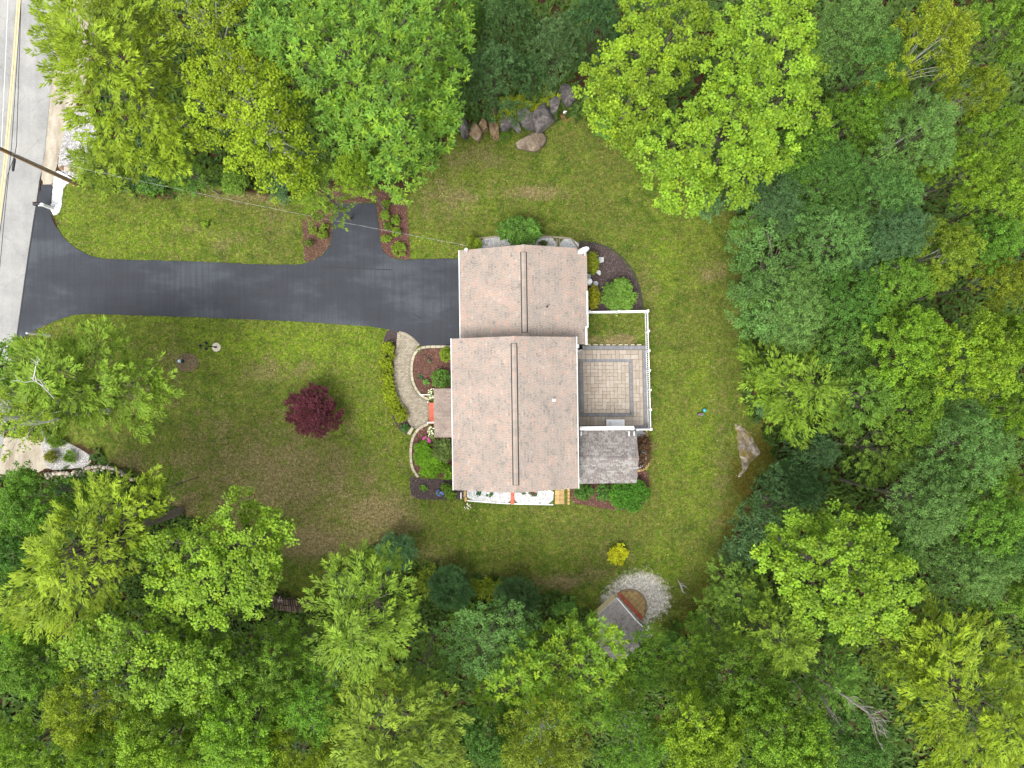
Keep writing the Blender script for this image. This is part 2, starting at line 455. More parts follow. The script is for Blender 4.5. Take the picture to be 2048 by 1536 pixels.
LAWN = [(40, 676), (36, 690), (30, 800), (100, 860), (190, 900), (230, 935), (300, 960), (330, 1010), (380, 1040), (500, 1130), (540, 1190),
        (640, 1215), (700, 1130), (760, 1085), (840, 1130), (930, 1150), (1040, 1165), (1110, 1185), (1180, 1230), (1230, 1300), (1330, 1300), (1400, 1270),
        (1450, 1200), (1480, 1120), (1490, 1060), (1500, 990), (1548, 935), (1545, 890), (1500, 840), (1490, 800), (1500, 700), (1490, 600), (1480, 520),
        (1480, 400), (1350, 320), (1230, 240), (1140, 230), (1000, 265), (900, 260), (840, 330), (815, 385), (760, 380), (660, 380), (600, 390), (520, 375), (440, 365),
        (330, 385), (230, 380), (150, 368), (120, 380), (105, 430)]
DRY = [(560, 960, 250, 120, .55), (760, 1030, 90, 50, .75), (620, 1085, 70, 35, .95), (540, 1010, 90, 30, .5), (340, 1000, 70, 40, .8), (700, 1070, 90, 50, .5), (250, 940, 80, 40, .5),
       (1060, 385, 90, 16, .6), (905, 395, 70, 50, .45), (950, 310, 70, 40, .4), (420, 880, 120, 80, .35), (345, 715, 40, 60, .35), (530, 740, 60, 30, .4), (600, 735, 70, 25, .35), (1230, 680, 60, 14, .7),
       (1120, 1165, 60, 20, .65), (860, 1110, 60, 30, .4), (1050, 1180, 60, 20, .5), (1440, 960, 25, 200, .3), (1430, 545, 40, 30, .4), (1300, 560, 25, 60, .35), (1300, 900, 20, 80, .25),
       (500, 390, 130, 24, .5), (340, 385, 80, 14, .5), (430, 480, 120, 40, .3), (560, 450, 40, 40, .3), (250, 700, 80, 30, .2), (300, 780, 40, 60, .35), (900, 420, 40, 30, .35), (1235, 1105, 50, 38, .35), (1190, 1150, 40, 20, .5)]
LUSH = [(560, 690, 260, 42, .8), (300, 470, 150, 50, .7), (160, 420, 60, 60, .6), (720, 700, 60, 60, .7), (745, 850, 50, 90, .6), (790, 930, 30, 80, .5), (470, 690, 70, 40, .4), (860, 490, 50, 30, .5),
        (1380, 900, 60, 120, .5), (1400, 780, 50, 80, .4), (950, 370, 60, 60, .35), (1340, 510, 40, 60, .5), (1380, 480, 60, 40, .3), (910, 1040, 60, 30, .35), (1330, 1130, 80, 50, .4), (300, 640, 180, 14, .5)]
MOSS = [(1515, 900, 40, 50, .9), (1490, 960, 40, 80, .8), (1460, 1050, 30, 60, .7), (1430, 1180, 50, 60, .7), (1400, 1240, 70, 50, .6), (1350, 1215, 40, 40, .5), (1460, 880, 14, 60, .4), (1480, 700, 20, 70, .35), (860, 1150, 60, 16, .5)]


GRIT = [(1276, 1194, 58, 48, 1.2), (1288, 1166, 42, 22, .95), (1322, 1200, 24, 34, .75), (1212, 1196, 14, 14, .75), (1290, 1250, 14, 30, .6), (1500, 880, 20, 40, .3)]


def build_ground():
    step = 0.36; x0, x1, y0, y1 = -60, 60, -46, 46
    nx = int((x1 - x0) / step) + 1; ny = int((y1 - y0) / step) + 1
    gx, gy = np.meshgrid(np.linspace(x0, x1, nx), np.linspace(y0, y1, ny))
    X = gx.ravel(); Y = gy.ravel(); me = bpy.data.meshes.new("ground")
    co = np.stack([X, Y, np.zeros_like(X)], 1)
    idx = np.arange(nx * ny).reshape(ny, nx)
    q = np.stack([idx[:-1, :-1], idx[:-1, 1:], idx[1:, 1:], idx[1:, :-1]], -1).reshape(-1, 4)
    me.vertices.add(len(co)); me.vertices.foreach_set("co", co.ravel().astype(np.float32))
    me.loops.add(q.size); me.loops.foreach_set("vertex_index", q.ravel().astype(np.int32))
    me.polygons.add(len(q)); me.polygons.foreach_set("loop_start", np.arange(0, q.size, 4, dtype=np.int32))
    me.polygons.foreach_set("loop_total", np.full(len(q), 4, dtype=np.int32)); me.update(calc_edges=True)
    px = X / K + 1024; py = 768 - Y / K
    wob = (fbm(X, Y, 3.0, 3) - 0.5) * 60
    d = seg_dist(px, py, LAWN); ins = in_poly(px, py, LAWN)
    sd = np.where(ins, -d, d) + wob
    lit = np.clip(0.5 + sd / 55, 0, 1)

    def blobs(L):
        a = np.zeros_like(X)
        for (cx, cy, rx, ry, s) in L:
            r = ((px - cx) / rx) ** 2 + ((py - cy) / ry) ** 2
            a = np.maximum(a, s * np.exp(-r * 0.9))
        return a
    stripe = 0.10 * np.sin(px / 13.0) * ((px > 1300) & (px < 1480))
    for nm, val in (("litter", lit), ("dry", np.minimum(1.0, 1.3 * blobs(DRY))), ("lush", np.clip(blobs(LUSH) + stripe + 0.05, 0, 1)), ("moss", blobs(MOSS)), ("grit", blobs(GRIT))):
        a = me.attributes.new(nm, 'FLOAT', 'POINT'); a.data.foreach_set("value", val.astype(np.float32))
    o = link("ground", me, M['ground']); tag(o, kind='structure')
    t = MB().add([(-400, -400, -.06), (400, -400, -.06), (400, 400, -.06), (-400, 400, -.06)], [(0, 1, 2, 3)]).mesh("terrain")
    for nm, v in (("litter", 1.0), ("dry", 0.), ("lush", 0.), ("moss", 0.), ("grit", 0.)):
        a = t.attributes.new(nm, 'FLOAT', 'POINT'); a.data.foreach_set("value", [v] * 4)
    tag(link("terrain", t, M['ground']), kind='structure')


def smooth_poly(pts, it=2, closed=True):
    p = [tuple(q) for q in pts]
    for _ in range(it):
        n = len(p); o = []
        rg = range(n) if closed else range(n - 1)
        if not closed: o.append(p[0])
        for i in rg:
            a = p[i]; b = p[(i + 1) % n]
            o.append(tuple(a[k] * .75 + b[k] * .25 for k in range(len(a)))); o.append(tuple(a[k] * .25 + b[k] * .75 for k in range(len(a))))
        if not closed: o.append(p[-1])
        p = o
    return p


def sheet(name, pts, z, mat, kind='structure', wob=0.0, parent=None, edge=False, thick=0.0):
    """flat piece of ground from its outline on the plan"""
    q = [P(x, y, 0) for x, y in pts]
    if wob:
        out = []
        for i in range(len(q)):
            a, b = q[i], q[(i + 1) % len(q)]; n = max(1, int((b - a).length / 0.18))
            for k in range(n):
                p = a.lerp(b, k / n); out.append(p + Vector((rnd.uniform(-wob, wob), rnd.uniform(-wob, wob), 0)))
        q = out
    bm = bmesh.new(); vs = [bm.verts.new((p.x, p.y, z)) for p in q]; f = bm.faces.new(vs)
    bm.normal_update()
    if f.normal.z < 0: f.normal_flip()
    if edge:
        r = bmesh.ops.inset_region(bm, faces=[f], thickness=0.45, use_even_offset=True)
    if thick:
        ret = bmesh.ops.extrude_face_region(bm, geom=bm.faces[:])
        for v in ret['geom']:
            if isinstance(v, bmesh.types.BMVert): v.co.z += thick
    bnd = {v.index: any(e.is_boundary for e in v.link_edges) for v in bm.verts} if not thick else {}
    bm.verts.index_update(); el = [1.0 if any(e.is_boundary for e in v.link_edges) else 0.0 for v in bm.verts]
    bmesh.ops.triangulate(bm, faces=bm.faces[:])
    me = bpy.data.meshes.new(name); bm.to_mesh(me); bm.free()
    a = me.attributes.new("edge", 'FLOAT', 'POINT'); a.data.foreach_set("value", np.array((el if edge else [0] * len(me.vertices))[:len(me.vertices)], dtype=np.float32))
    a = me.attributes.new("tone", 'FLOAT', 'POINT'); a.data.foreach_set("value", np.full(len(me.vertices), .5, dtype=np.float32))
    o = link(name, me, mat, parent)
    if kind and parent is None: tag(o, kind=kind)
    return o


def band(mb, pts, width, z0, z1, tone=None, seglen=0.5, gap=0.02, off=0.0):
    """kerb laid in short lengths along a line (world points)"""
    pts = [Vector((p[0], p[1], 0)) for p in pts]
    out = []; acc = [pts[0]]
    L = [0.0]
    for i in range(1, len(pts)): L.append(L[-1] + (pts[i] - pts[i - 1]).length)

    def at(s):
        s = min(max(s, 0), L[-1])
        for i in range(1, len(L)):
            if s <= L[i]: return pts[i - 1].lerp(pts[i], (s - L[i - 1]) / max(1e-6, L[i] - L[i - 1]))
        return pts[-1]
    n = max(1, round(L[-1] / seglen))
    for k in range(n):
        a = at(L[-1] * k / n + gap / 2); b = at(L[-1] * (k + 1) / n - gap / 2)
        d = (b - a); r = math.atan2(d.y, d.x)
        mb.box(((a.x + b.x) / 2, (a.y + b.y) / 2, (z0 + z1) / 2), (d.length, width, z1 - z0), r, rnd.random() if tone is None else tone, 0.97)
    return n


def scatter_chips(name, poly, z, n, size, mat, kind="chips", hole=None, density=None, round_=False, flat=0.5):
    """loose stones or bark chips as real little solids; one object nobody could count"""
    pts = np.array([(p[0], p[1]) for p in poly]); lo = pts.min(0); hi = pts.max(0)
    A = abs(sum(poly[i][0] * poly[(i + 1) % len(poly)][1] - poly[(i + 1) % len(poly)][0] * poly[i][1] for i in range(len(poly)))) / 2
    box = (hi[0] - lo[0]) * (hi[1] - lo[1]); N = int(n * A * K * K * box / max(A, 1e-6))
    x = rng.uniform(lo[0], hi[0], N); y = rng.uniform(lo[1], hi[1], N)
    k = in_poly(x, y, poly)
    if hole is not None: k &= ~in_poly(x, y, hole)
    if density is not None: k &= rng.random(N) < density(x, y)
    x = (x[k] - 1024) * K; y = (768 - y[k]) * K; N = len(x)
    s = size * rng.uniform(0.55, 1.25, N); asp = rng.uniform(0.45 if not round_ else 0.7, 1.0, N); rz = rng.uniform(0, 2 * PI, N)
    # octahedron-like pebble: 5 upper verts (4 rim + top), 4 triangles
    ang = np.array([0, PI / 2, PI, 3 * PI / 2])[None, :] + rng.uniform(-.3, .3, (N, 4))
    rx = np.cos(ang) * s[:, None] * rng.uniform(.7, 1.1, (N, 4)) * .5; ry = np.sin(ang) * (s * asp)[:, None] * rng.uniform(.7, 1.1, (N, 4)) * .5
    c, si = np.cos(rz)[:, None], np.sin(rz)[:, None]
    vx = x[:, None] + rx * c - ry * si; vy = y[:, None] + rx * si + ry * c
    zb = z + rng.uniform(-.2, .4, (N, 4)) * s[:, None] * flat * .5
    rim = np.stack([vx, vy, zb], -1)
    top = np.stack([x + rng.uniform(-.15, .15, N) * s, y + rng.uniform(-.15, .15, N) * s, z + s * flat * rng.uniform(.5, 1.0, N)], -1)[:, None, :]
    V = np.concatenate([rim, top], 1).reshape(-1, 3)
    b = (np.arange(N) * 5)[:, None]
    F = np.concatenate([b + np.array([[0, 1, 4]]), b + np.array([[1, 2, 4]]), b + np.array([[2, 3, 4]]), b + np.array([[3, 0, 4]])], 1).reshape(-1)
    me = bpy.data.meshes.new(name)
    me.vertices.add(len(V)); me.vertices.foreach_set("co", V.ravel().astype(np.float32))
    me.loops.add(len(F)); me.loops.foreach_set("vertex_index", F.astype(np.int32))
    nf = len(F) // 3; me.polygons.add(nf); me.polygons.foreach_set("loop_start", np.arange(0, nf * 3, 3, dtype=np.int32))
    me.polygons.foreach_set("loop_total", np.full(nf, 3, dtype=np.int32)); me.update(calc_edges=True)
    a = me.attributes.new("tone", 'FLOAT', 'POINT'); a.data.foreach_set("value", np.repeat(rng.random(N), 5).astype(np.float32))
    return tag(link(name, me, mat), kind='stuff')


build_ground()

# ---- road, shoulder, driveway
ROAD_E = [(116, -60), (108, 95), (103, 170), (96, 240), (90, 303), (83, 345), (79, 362), (68, 444), (52, 551), (35.5, 671), (24, 760), (10, 860), (-10, 980), (-40, 1120)]
sheet("road", ROAD_E + [(-260, 1120), (-130, -60)], 0.035, M['road'])
sheet("sand_shoulder", [(112, -60), (105, 95), (100, 170), (92, 250), (86, 310), (82, 350), (86, 372), (104, 372), (112, 340), (122, 300), (138, 240), (170, 170), (190, 60), (190, -60)], 0.012, M['sand'], wob=0.07)
sheet("sand_track", [(-90, 905), (-20, 880), (55, 872), (100, 890), (112, 925), (70, 950), (10, 955), (-60, 960)], 0.013, M['sand'], wob=0.1)
DRIVE = [(83, 384), (84, 372), (88, 369), (103, 369), (105, 374), (103, 400), (101, 420), (105, 437), (112, 452), (124, 471), (140, 487), (160, 502), (180, 511), (205, 517.5), (240, 519.5), (400, 523.5), (520, 529), (560, 530), (590, 529.5),
         (610, 527), (630, 520), (646, 509), (657, 496), (662, 484), (664, 465), (666, 440), (668, 420), (670, 407), (752, 407), (754, 425), (757, 449), (761, 486), (766, 500), (774, 510), (785, 517), (800, 519.5), (820, 519), (917, 517),
         (960, 517), (960, 691), (880, 691), (838, 691), (824, 677), (811, 669), (798, 665), (783, 660), (766, 657), (740, 653), (600, 643), (400, 635), (220, 629), (175, 627.5), (150, 630), (125, 637), (100, 647), (78, 657), (58, 668), (40, 679), (34, 681),
         (35.5, 671), (52, 551), (68, 444), (79, 381)]
sheet("driveway", DRIVE, 0.055, M['asphalt'], edge=True, wob=.03)
seam = MB()
pts = [(80.5, 366), (75, 405), (68.5, 444), (60, 500), (52.5, 551), (44, 612), (35.5, 672), (30, 700)]
for a, b in zip(pts[:-1], pts[1:]):
    a3 = P(*a); b3 = P(*b); seam.bar((a3.x, a3.y, .061), (b3.x, b3.y, .061), 0.13, 0.006)
for pl in ([(641, 528), (646, 535), (649, 534), (690, 536), (740, 538), (784, 540)], [(828, 629), (833, 631), (838, 635), (844, 637.5)], [(866, 543.5), (890, 544)]):
    for a, b in zip(pl[:-1], pl[1:]):
        a3 = P(*a); b3 = P(*b); seam.bar((a3.x, a3.y, .0605), (b3.x, b3.y, .0605), 0.07, 0.006)
tag(seam.obj("asphalt_seam", M['tar']), kind='structure')
for x0 in (0, 1):
    mk = MB()
    ln = [(37.5 + x0 * 4.6, -60), (36 + x0 * 4.6, 0), (30 + x0 * 4.6, 80), (22.5 + x0 * 4.6, 170), (16 + x0 * 4.6, 245), (11.5 + x0 * 4.6, 295), (4 + x0 * 4.6, 370), (-4 + x0 * 4.6, 440), (-16 + x0 * 4.6, 540)]
    for a, b in zip(ln[:-1], ln[1:]):
        a3 = P(*a); b3 = P(*b); mk.bar((a3.x, a3.y, .037), (b3.x, b3.y, .037), 0.115, 0.008)
    tag(mk.obj("road_line", M['yellow_paint']), kind='structure')
mk = MB()
for a, b in (((19, -60), (12, 110)), ((12, 110), (3, 300))):
    a3 = P(*a); b3 = P(*b); mk.bar((a3.x, a3.y, .036), (b3.x, b3.y, .036), 0.05, 0.006)
tag(mk.obj("road_seam", simple("pale_road_seam", lin((190, 190, 186)), 0.9, 0.1)), kind='structure')

# ---- planting beds: base sheet + loose chips or stones
BEDS = [
    ("mulch_bed", [(604, 435), (640, 420), (667, 410), (666, 440), (663, 470), (661, 486), (655, 497), (645, 508), (630, 519), (609, 527), (607, 500), (606, 470)], 'bed_brown', 'chip_brown', 90, 0.12, .3),
    ("mulch_bed", [(655, 378), (700, 372), (752, 376), (756, 390), (752, 406), (670, 406), (650, 412)], 'bed_brown', 'chip_brown', 90, 0.12, .3),
    ("mulch_bed", [(753, 380), (790, 384), (812, 405), (815, 430), (818, 470), (820, 500), (820, 519), (800, 518.5), (786, 516), (774, 509), (767, 500), (761, 486), (758, 450), (754, 420)], 'bed_red', 'chip_red', 90, 0.11, .3),
    ("mulch_bed", [(774, 657), (798, 664), (796.5, 690), (792, 714), (790, 749), (793, 778), (797, 799), (806, 812), (814, 823), (818, 841), (827, 856), (817, 868), (803, 864), (790, 846), (776, 815), (765, 785), (760, 750), (762, 715), (767, 685)], 'bed_dark', 'chip_dark', 60, 0.1, .3),
    ("mulch_bed", [(846, 697), (905, 696), (905, 800), (858, 800), (846, 790), (834, 777), (828, 757), (826, 735), (830, 712), (836, 702)], 'bed_red', 'chip_red', 110, 0.11, .3),
    ("mulch_bed", [(860, 848), (910, 848), (910, 955), (836, 953), (827, 940), (824, 920), (824, 897), (827, 876), (834, 863), (846, 853)], 'bed_red', 'chip_red', 110, 0.11, .3),
    ("mulch_bed", [(822, 949), (835, 957), (880, 958), (935, 965), (935, 997), (880, 999), (845, 999), (828, 995), (821, 985), (820, 965)], 'bed_dark', 'chip_dark', 120, 0.11, .3),
    ("mulch_bed", [(1140, 965), (1150, 900), (1296, 938), (1298, 960), (1300, 985), (1290, 1010), (1255, 1022), (1215, 1018), (1180, 1012), (1141, 1005)], 'bed_red', 'chip_red', 110, 0.11, .3),
    ("mulch_bed", [(1155, 484), (1178, 487), (1205, 492), (1232, 507), (1252, 527), (1267, 549), (1276, 572), (1282, 598), (1284, 624), (1150, 624), (1150, 520)], 'bed_dark', 'chip_dark', 110, 0.11, .3),
    ("mulch_bed", [(352, 724), (358, 712), (372, 706), (388, 708), (398, 720), (396, 734), (384, 743), (368, 744), (356, 738)], 'bed_ring', 'chip_ring', 60, 0.12, .3),
    ("gravel_bed", [(138, 232), (160, 215), (190, 205), (195, 300), (180, 330), (163, 362), (124, 344), (116, 330), (122, 300), (130, 262)], 'bed_gravel', 'pebble_grey', 160, 0.13, .55),
    ("white_gravel_bed", [(107, 360), (112, 340), (128, 346), (150, 360), (128, 372), (124, 395), (124, 415), (117, 428), (106, 431), (102, 420), (104, 400), (106, 375)], 'bed_gravel_white', 'pebble_white', 200, 0.11, .55),
    ("gravel_bed", [(82, 880), (104, 866), (128, 880), (150, 893), (168, 902), (182, 912), (182, 926), (172, 934), (150, 936), (118, 940), (96, 938), (88, 915)], 'bed_gravel', 'pebble_grey', 170, 0.11, .55),
    ("white_gravel_bed", [(934, 975), (1024, 975), (1024, 1005.5), (990, 1004), (934, 1000)], 'bed_gravel_white', 'pebble_white', 230, 0.1, .5),
    ("white_gravel_bed", [(1028, 975), (1107, 975), (1107, 1007.5), (1060, 1007), (1028, 1006)], 'bed_gravel_white', 'pebble_white', 230, 0.1, .5),
    ("white_gravel_bed", [(958, 478), (1000, 473), (1080, 474), (1113, 477), (1113, 510), (958, 510)], 'bed_gravel_white', 'pebble_grey', 190, 0.1, .5),
    ("white_gravel_bed", [(1119, 477.5), (1157, 480), (1157, 515), (1119, 515)], 'bed_gravel_white', 'pebble_white', 230, 0.1, .5),
    ("white_gravel_bed", [(1265, 861), (1290, 861), (1293, 875), (1294, 905), (1292, 925), (1283, 937), (1265, 940)], 'bed_gravel_white', 'pebble_white', 220, 0.1, .5),
]
for i, (nm, poly, bm_, ch, n, sz, fl) in enumerate(BEDS):
    sp = smooth_poly(poly, 1)
    sheet(nm, sp, 0.022 + 0.0011 * i, M[bm_], wob=0.03)
    scatter_chips("gravel" if 'gravel' in nm else "mulch_chips", sp, 0.03 + 0.0011 * i, n, sz, M[ch], round_='gravel' in nm, flat=fl)

for poly in (BEDS[13][1], BEDS[14][1], BEDS[16][1]): scatter_chips("gravel", poly, .075, 34, .09, M['pebble_grey'], round_=True, flat=.5)
# gravel fan in front of the playhouse: thick near the paving, thin at its rim
GF = [(1188, 1220), (1195, 1188), (1210, 1165), (1215, 1182), (1235, 1172), (1248, 1150), (1270, 1138), (1300, 1145), (1322, 1165), (1336, 1185), (1332, 1200), (1348, 1212), (1340, 1228), (1310, 1240), (1290, 1262), (1272, 1290), (1240, 1260)]
scatter_chips("gravel", GF, 0.02, 230, 0.06, M['pebble_white'], round_=True, flat=.25,
              density=lambda x, y: np.clip(0.95 - np.abs(np.hypot(x - 1268, y - 1205) - 50) / 34, 0.10, 1) * np.clip(seg_dist(x, y, GF) / 16, .05, 1))

# ---- kerbs
kb = MB()
for line in ([(903, 693.5), (870, 693.5), (848, 694), (836, 699), (828, 709), (824.5, 722), (823, 738), (824, 756), (829, 773), (838, 787), (849, 796), (859, 799)],
             [(857, 848), (848, 851), (838, 857), (830, 866), (824.5, 878), (822, 894), (821.5, 912), (823, 930), (828, 943), (837, 954)]):
    q = [P(x, y) for x, y in smooth_poly(line, 2, False)]
    band(kb, q, 0.2, 0.0, 0.12, seglen=0.42)
tag(kb.obj("garden_kerb", M['concrete']), kind='structure')
kb = MB()
for line in ([(1158, 482), (1180, 485), (1206, 490), (1234, 505), (1254, 525), (1269, 547), (1278, 571), (1284, 598), (1286, 621)],):
    band(kb, [P(x, y) for x, y in smooth_poly(line, 2, False)], 0.10, 0.0, 0.07, seglen=0.5, tone=.2)
tag(kb.obj("bed_edging", simple("dark_edging", (0.05, 0.045, 0.045), 0.9, 0.2)), kind='structure')
kb = MB()
band(kb, [P(934, 1001), P(990, 1005.5), P(1028, 1007.5), P(1107, 1009)], 0.08, 0.0, 0.09, seglen=1.2, tone=.8)
tag(kb.obj("white_bed_edging", M['white']), kind='structure')
kb = MB()
band(kb, [P(956, 477.5), P(1000, 472.5), P(1080, 472.5), P(1118, 475), P(1158, 478.5), P(1158, 500)], 0.13, 0.0, 0.1, seglen=1.4)
band(kb, [P(1114, 477), P(1114, 515)], 0.1, 0.0, 0.1, seglen=1.4); band(kb, [P(1118.5, 477), P(1118.5, 515)], 0.1, 0.0, 0.1, seglen=1.4)
tag(kb.obj("timber_edging", M['timber']), kind='structure')

# ---- curved brick walkway
WALK = [(798, 665), (811, 668.5), (824, 677), (838, 691), (828, 703), (822, 718), (820, 738), (821, 757), (826, 776), (837, 791), (849, 799), (858, 803), (858, 846), (842.5, 851), (833, 858), (828, 857), (818, 841), (813.6, 822.6), (804, 808), (797, 799), (792.6, 778), (790, 749), (791.5, 714), (796, 690)]
WS = smooth_poly(WALK, 1)
walk = sheet("walkway", WS, 0.064, M['joint'])
bm_ = MB()
wx = np.array([p[0] for p in WS]); wy = np.array([p[1] for p in WS])
row = 0; y = 664.0
while y < 860:
    x = 788 + (row % 2) * 2.6
    while x < 862:
        cx, cy = x + 2.6, y + 1.7
        if in_poly(np.array([cx]), np.array([cy]), WS)[0] and seg_dist(np.array([cx]), np.array([cy]), WS)[0] > 3.6:
            c = P(cx, cy); bm_.box((c.x, c.y, .068), (5.2 * K - .02, 3.4 * K - .02, .03), 0.0, rnd.random(), .96)
        x += 5.2
    y += 3.4; row += 1
o = bm_.obj("brick", M['walk_brick'], walk); tag(o, kind='stuff')
bd = MB(); band(bd, [P(x, y) for x, y in smooth_poly(WALK[15:] + WALK[:1], 1, False)], 0.24, .055, .10, seglen=.17, gap=.02)
band(bd, [P(x, y) for x, y in WALK[:4]], 0.24, .055, .085, seglen=.17, gap=.02)
band(bd, [P(x + 4, y - 1) for x, y in smooth_poly(WALK[4:11], 1, False)], 0.0001, .055, .08, seglen=.17, gap=.02)
tag(bd.obj("border_brick", M['walk_brick'], walk), kind='stuff')

# ---- patio of tan pavers with grey bands
PAT = [(1150, 691), (1293, 691), (1297, 858), (1150, 858)]
pat = sheet("patio", PAT, 0.07, M['joint'])
pav_cache = {}


def paver(cx, cy, w, h, mat, name="paver", parent=None, z=.10):
    key = (round(w, 1), round(h, 1), mat)
    if key not in pav_cache:
        pav_cache[key] = MB().box((0, 0, 0), (w * K - .018, h * K - .018, .06), 0, rnd.random(), .985).mesh(name)
    c = P(cx, cy); o = link(name, pav_cache[key], M[mat], parent, (c.x, c.y, z + rnd.uniform(-.003, .003)))
    return o


def lay(x0, x1, y0, y1, m):
    """random-size pavers in two-unit cells of a warped rectangle"""
    U = 7.4; nx = max(1, round((x1 - x0) / U)); ny = max(1, round((y1 - y0) / U)); ux = (x1 - x0) / nx; uy = (y1 - y0) / ny
    used = set()
    for j in range(ny):
        for i in range(nx):
            if (i, j) in used: continue
            opts = [(1, 1)]
            if i + 1 < nx and (i + 1, j) not in used: opts += [(2, 1)]
            if j + 1 < ny: opts += [(1, 2)]
            w, h = rnd.choice(opts)
            for a in range(w):
                for b in range(h): used.add((i + a, j + b))
            X = x0 + (i + w / 2) * ux; Y = y0 + (j + h / 2) * uy
            paver(X + (Y - 775) * 0.022, Y, w * ux, h * uy, m, parent=pat)


lay(1166, 1258, 724, 826, 'paver'); lay(1156, 1285, 700, 718.5, 'paver'); lay(1265.5, 1285, 718.5, 833, 'paver'); lay(1156, 1285, 833, 851, 'paver')
gb = MB()
for (x0, y0, x1, y1, n, horiz) in ((1157, 695.5, 1291, 695.5, 34, 1), (1288.5, 700, 1292, 851, 36, 0), (1262, 854.5, 1293, 854.5, 8, 1), (1161, 721, 1262, 721, 25, 1), (1261, 725, 1262.8, 829, 26, 0), (1162, 829.7, 1263, 829.7, 25, 1), (1161.7, 725, 1163.5, 826, 25, 0)):
    for k in range(n):
        t = (k + .5) / n; c = P(x0 + (x1 - x0) * t, y0 + (y1 - y0) * t)
        L = (math.hypot(x1 - x0, y1 - y0) / n) * K - .012
        wd = (7.6 if (x0 in (1157, 1288.5, 1262)) else 6.0) * K - .01
        gb.box((c.x, c.y, .101), (L if horiz else wd, wd if horiz else L, .06), 0, rnd.random(), .985)
tag(gb.obj("border_paver", M['paver_grey'], pat), kind='stuff')
mk = MB()
for k in range(9):
    c = P(1178 + k * 12.5 + rnd.uniform(-1, 1), 689.6); mk.box((c.x, c.y, .09), (.34 + rnd.uniform(-.1, .1), .1, .10), rnd.uniform(-.06, .06), rnd.random(), .9)
tag(mk.obj("edging_block", M['concrete'], pat), kind='stuff')

# ---- tan paving and edging south of the house
tp = empty("paved_step", P(1119, 992, 0), "small tan paved step of square blocks on the south side of the house", "paving")
for i in range(2):
    for j in range(4):
        c = P(1114.5 + i * 9.6, 976 + j * 9.2); MB().box((c.x - tp.location.x, c.y - tp.location.y, .05), (9.3 * K, 8.9 * K, .1), 0, rnd.random(), .98).obj("paver", M['tan_block'], tp)
te = empty("block_edging", P(1137, 990, 0), "line of small tan edging blocks beside the tan paved step", "edging")
for j in range(6):
    c = P(1137, 973 + j * 6.6); MB().box((c.x - te.location.x, c.y - te.location.y, .07), (4.4 * K, 6.2 * K, .14), 0, rnd.random(), .93).obj("block", M['tan_block'], te)
be = empty("brick_divider", P(1025, 990, 0), "red brick divider across the white gravel south of the house", "edging")
for j in range(4):
    c = P(1025, 978 + j * 8.6); MB().box((c.x - be.location.x, c.y - be.location.y, .05), (7.4 * K, 8.3 * K, .1), 0, rnd.random(), .98).obj("brick", M['brick_red'], be)
tb = empty("block_edging", P(930, 990, 0), "tan slanting block edging at the west end of the white gravel strip", "edging")
MB().box((0, 0.1, .07), (5 * K, 12 * K, .14), -.12, .4, .95).obj("block", M['tan_block'], tb)
MB().box((.06, -.33, .07), (4.6 * K, 9 * K, .14), .0, .8, .95).obj("block", M['tan_block'], tb)
ce = empty("curved_block_edging", P(1290, 900, 0), "curved tan block edging around the brown shrub east of the sunroom", "edging")
for i, (x, y, r) in enumerate([(1292.5, 864, 1.5), (1294, 871, 1.45), (1296, 925, 1.7), (1294.5, 931, 2.1), (1290, 936, 2.6), (1284, 939.5, 2.95), (1277, 941, 3.1)]):
    c = P(x, y); MB().box((c.x - ce.location.x, c.y - ce.location.y, .08), (6.6 * K, 4.6 * K, .16), -r, rnd.random(), .9).obj("block", M['tan_block'], ce)


# ================================================================ HOUSE
HA = math.radians(0.8)
house = empty("house", (0.21, -2.16, 0), "white two-section house with pinkish brown shingle roofs at the end of the driveway", "house", rz=HA)


def HL(px, py, z):
    """plan pixel at height z -> house coordinates"""
    p = P(px, py, z) - Vector((0.21, -2.16, 0)); c, s = math.cos(-HA), math.sin(-HA)
    return Vector((p.x * c - p.y * s, p.x * s + p.y * c, z))


def shingles(slope, tabs_w, expo, tone_f, stain_f=None, thick=0.016):
    """slope: origin (eave start), along (eave vector), up (vector from eave to ridge). Staggered tabs, butt edges proud."""
    o, al, up = [Vector(v) for v in slope]; La = al.length; Lu = up.length; a = al / La; u = up / Lu; n = a.cross(u)
    if n.z < 0: n = -n
    V = []; T = []; St = []
    rows = int(Lu / expo + .5); expo = Lu / rows
    for j in range(rows):
        s0 = j * expo - (.03 if j == 0 else 0); s1 = (j + 1) * expo + .01; x = -rnd.random() * tabs_w
        while x < La:
            w_ = tabs_w * rnd.uniform(.7, 1.3); xa, xb = max(0, x), min(La, x + w_ - .006); x += w_
            if xb - xa < .02: continue
            jt = rnd.uniform(-.006, .006); h = thick * rnd.uniform(.8, 1.35)
            b0 = o + a * xa + u * (s0 + jt); b1 = o + a * xb + u * (s0 + jt); t0 = o + a * xa + u * s1; t1 = o + a * xb + u * s1
            V.append([b0 + n * (h + .004), b1 + n * (h + .004), t1 + n * .005, t0 + n * .005]); V.append([b0 + n * .001, b1 + n * .001, b1 + n * (h + .004), b0 + n * (h + .004)])
            c = (b0 + t1) / 2; t = tone_f(); t = min(.99, max(0, t + .42 * (float(vnoise(np.array([c.x + 50]), np.array([c.y + 50]), .55, 31)[0]) - .5) + (.05 if j % 2 else -.05))); T += [t, t]; s = stain_f(c) if stain_f else 0.0; St += [s, s]
    V = np.array([[list(p) for p in q] for q in V]); me = quads_mesh("shingles", V, np.array(T))
    at = me.attributes.new("stain", 'FLOAT', 'POINT'); at.data.foreach_set("value", np.repeat(np.array(St), 4).astype(np.float32))
    return me


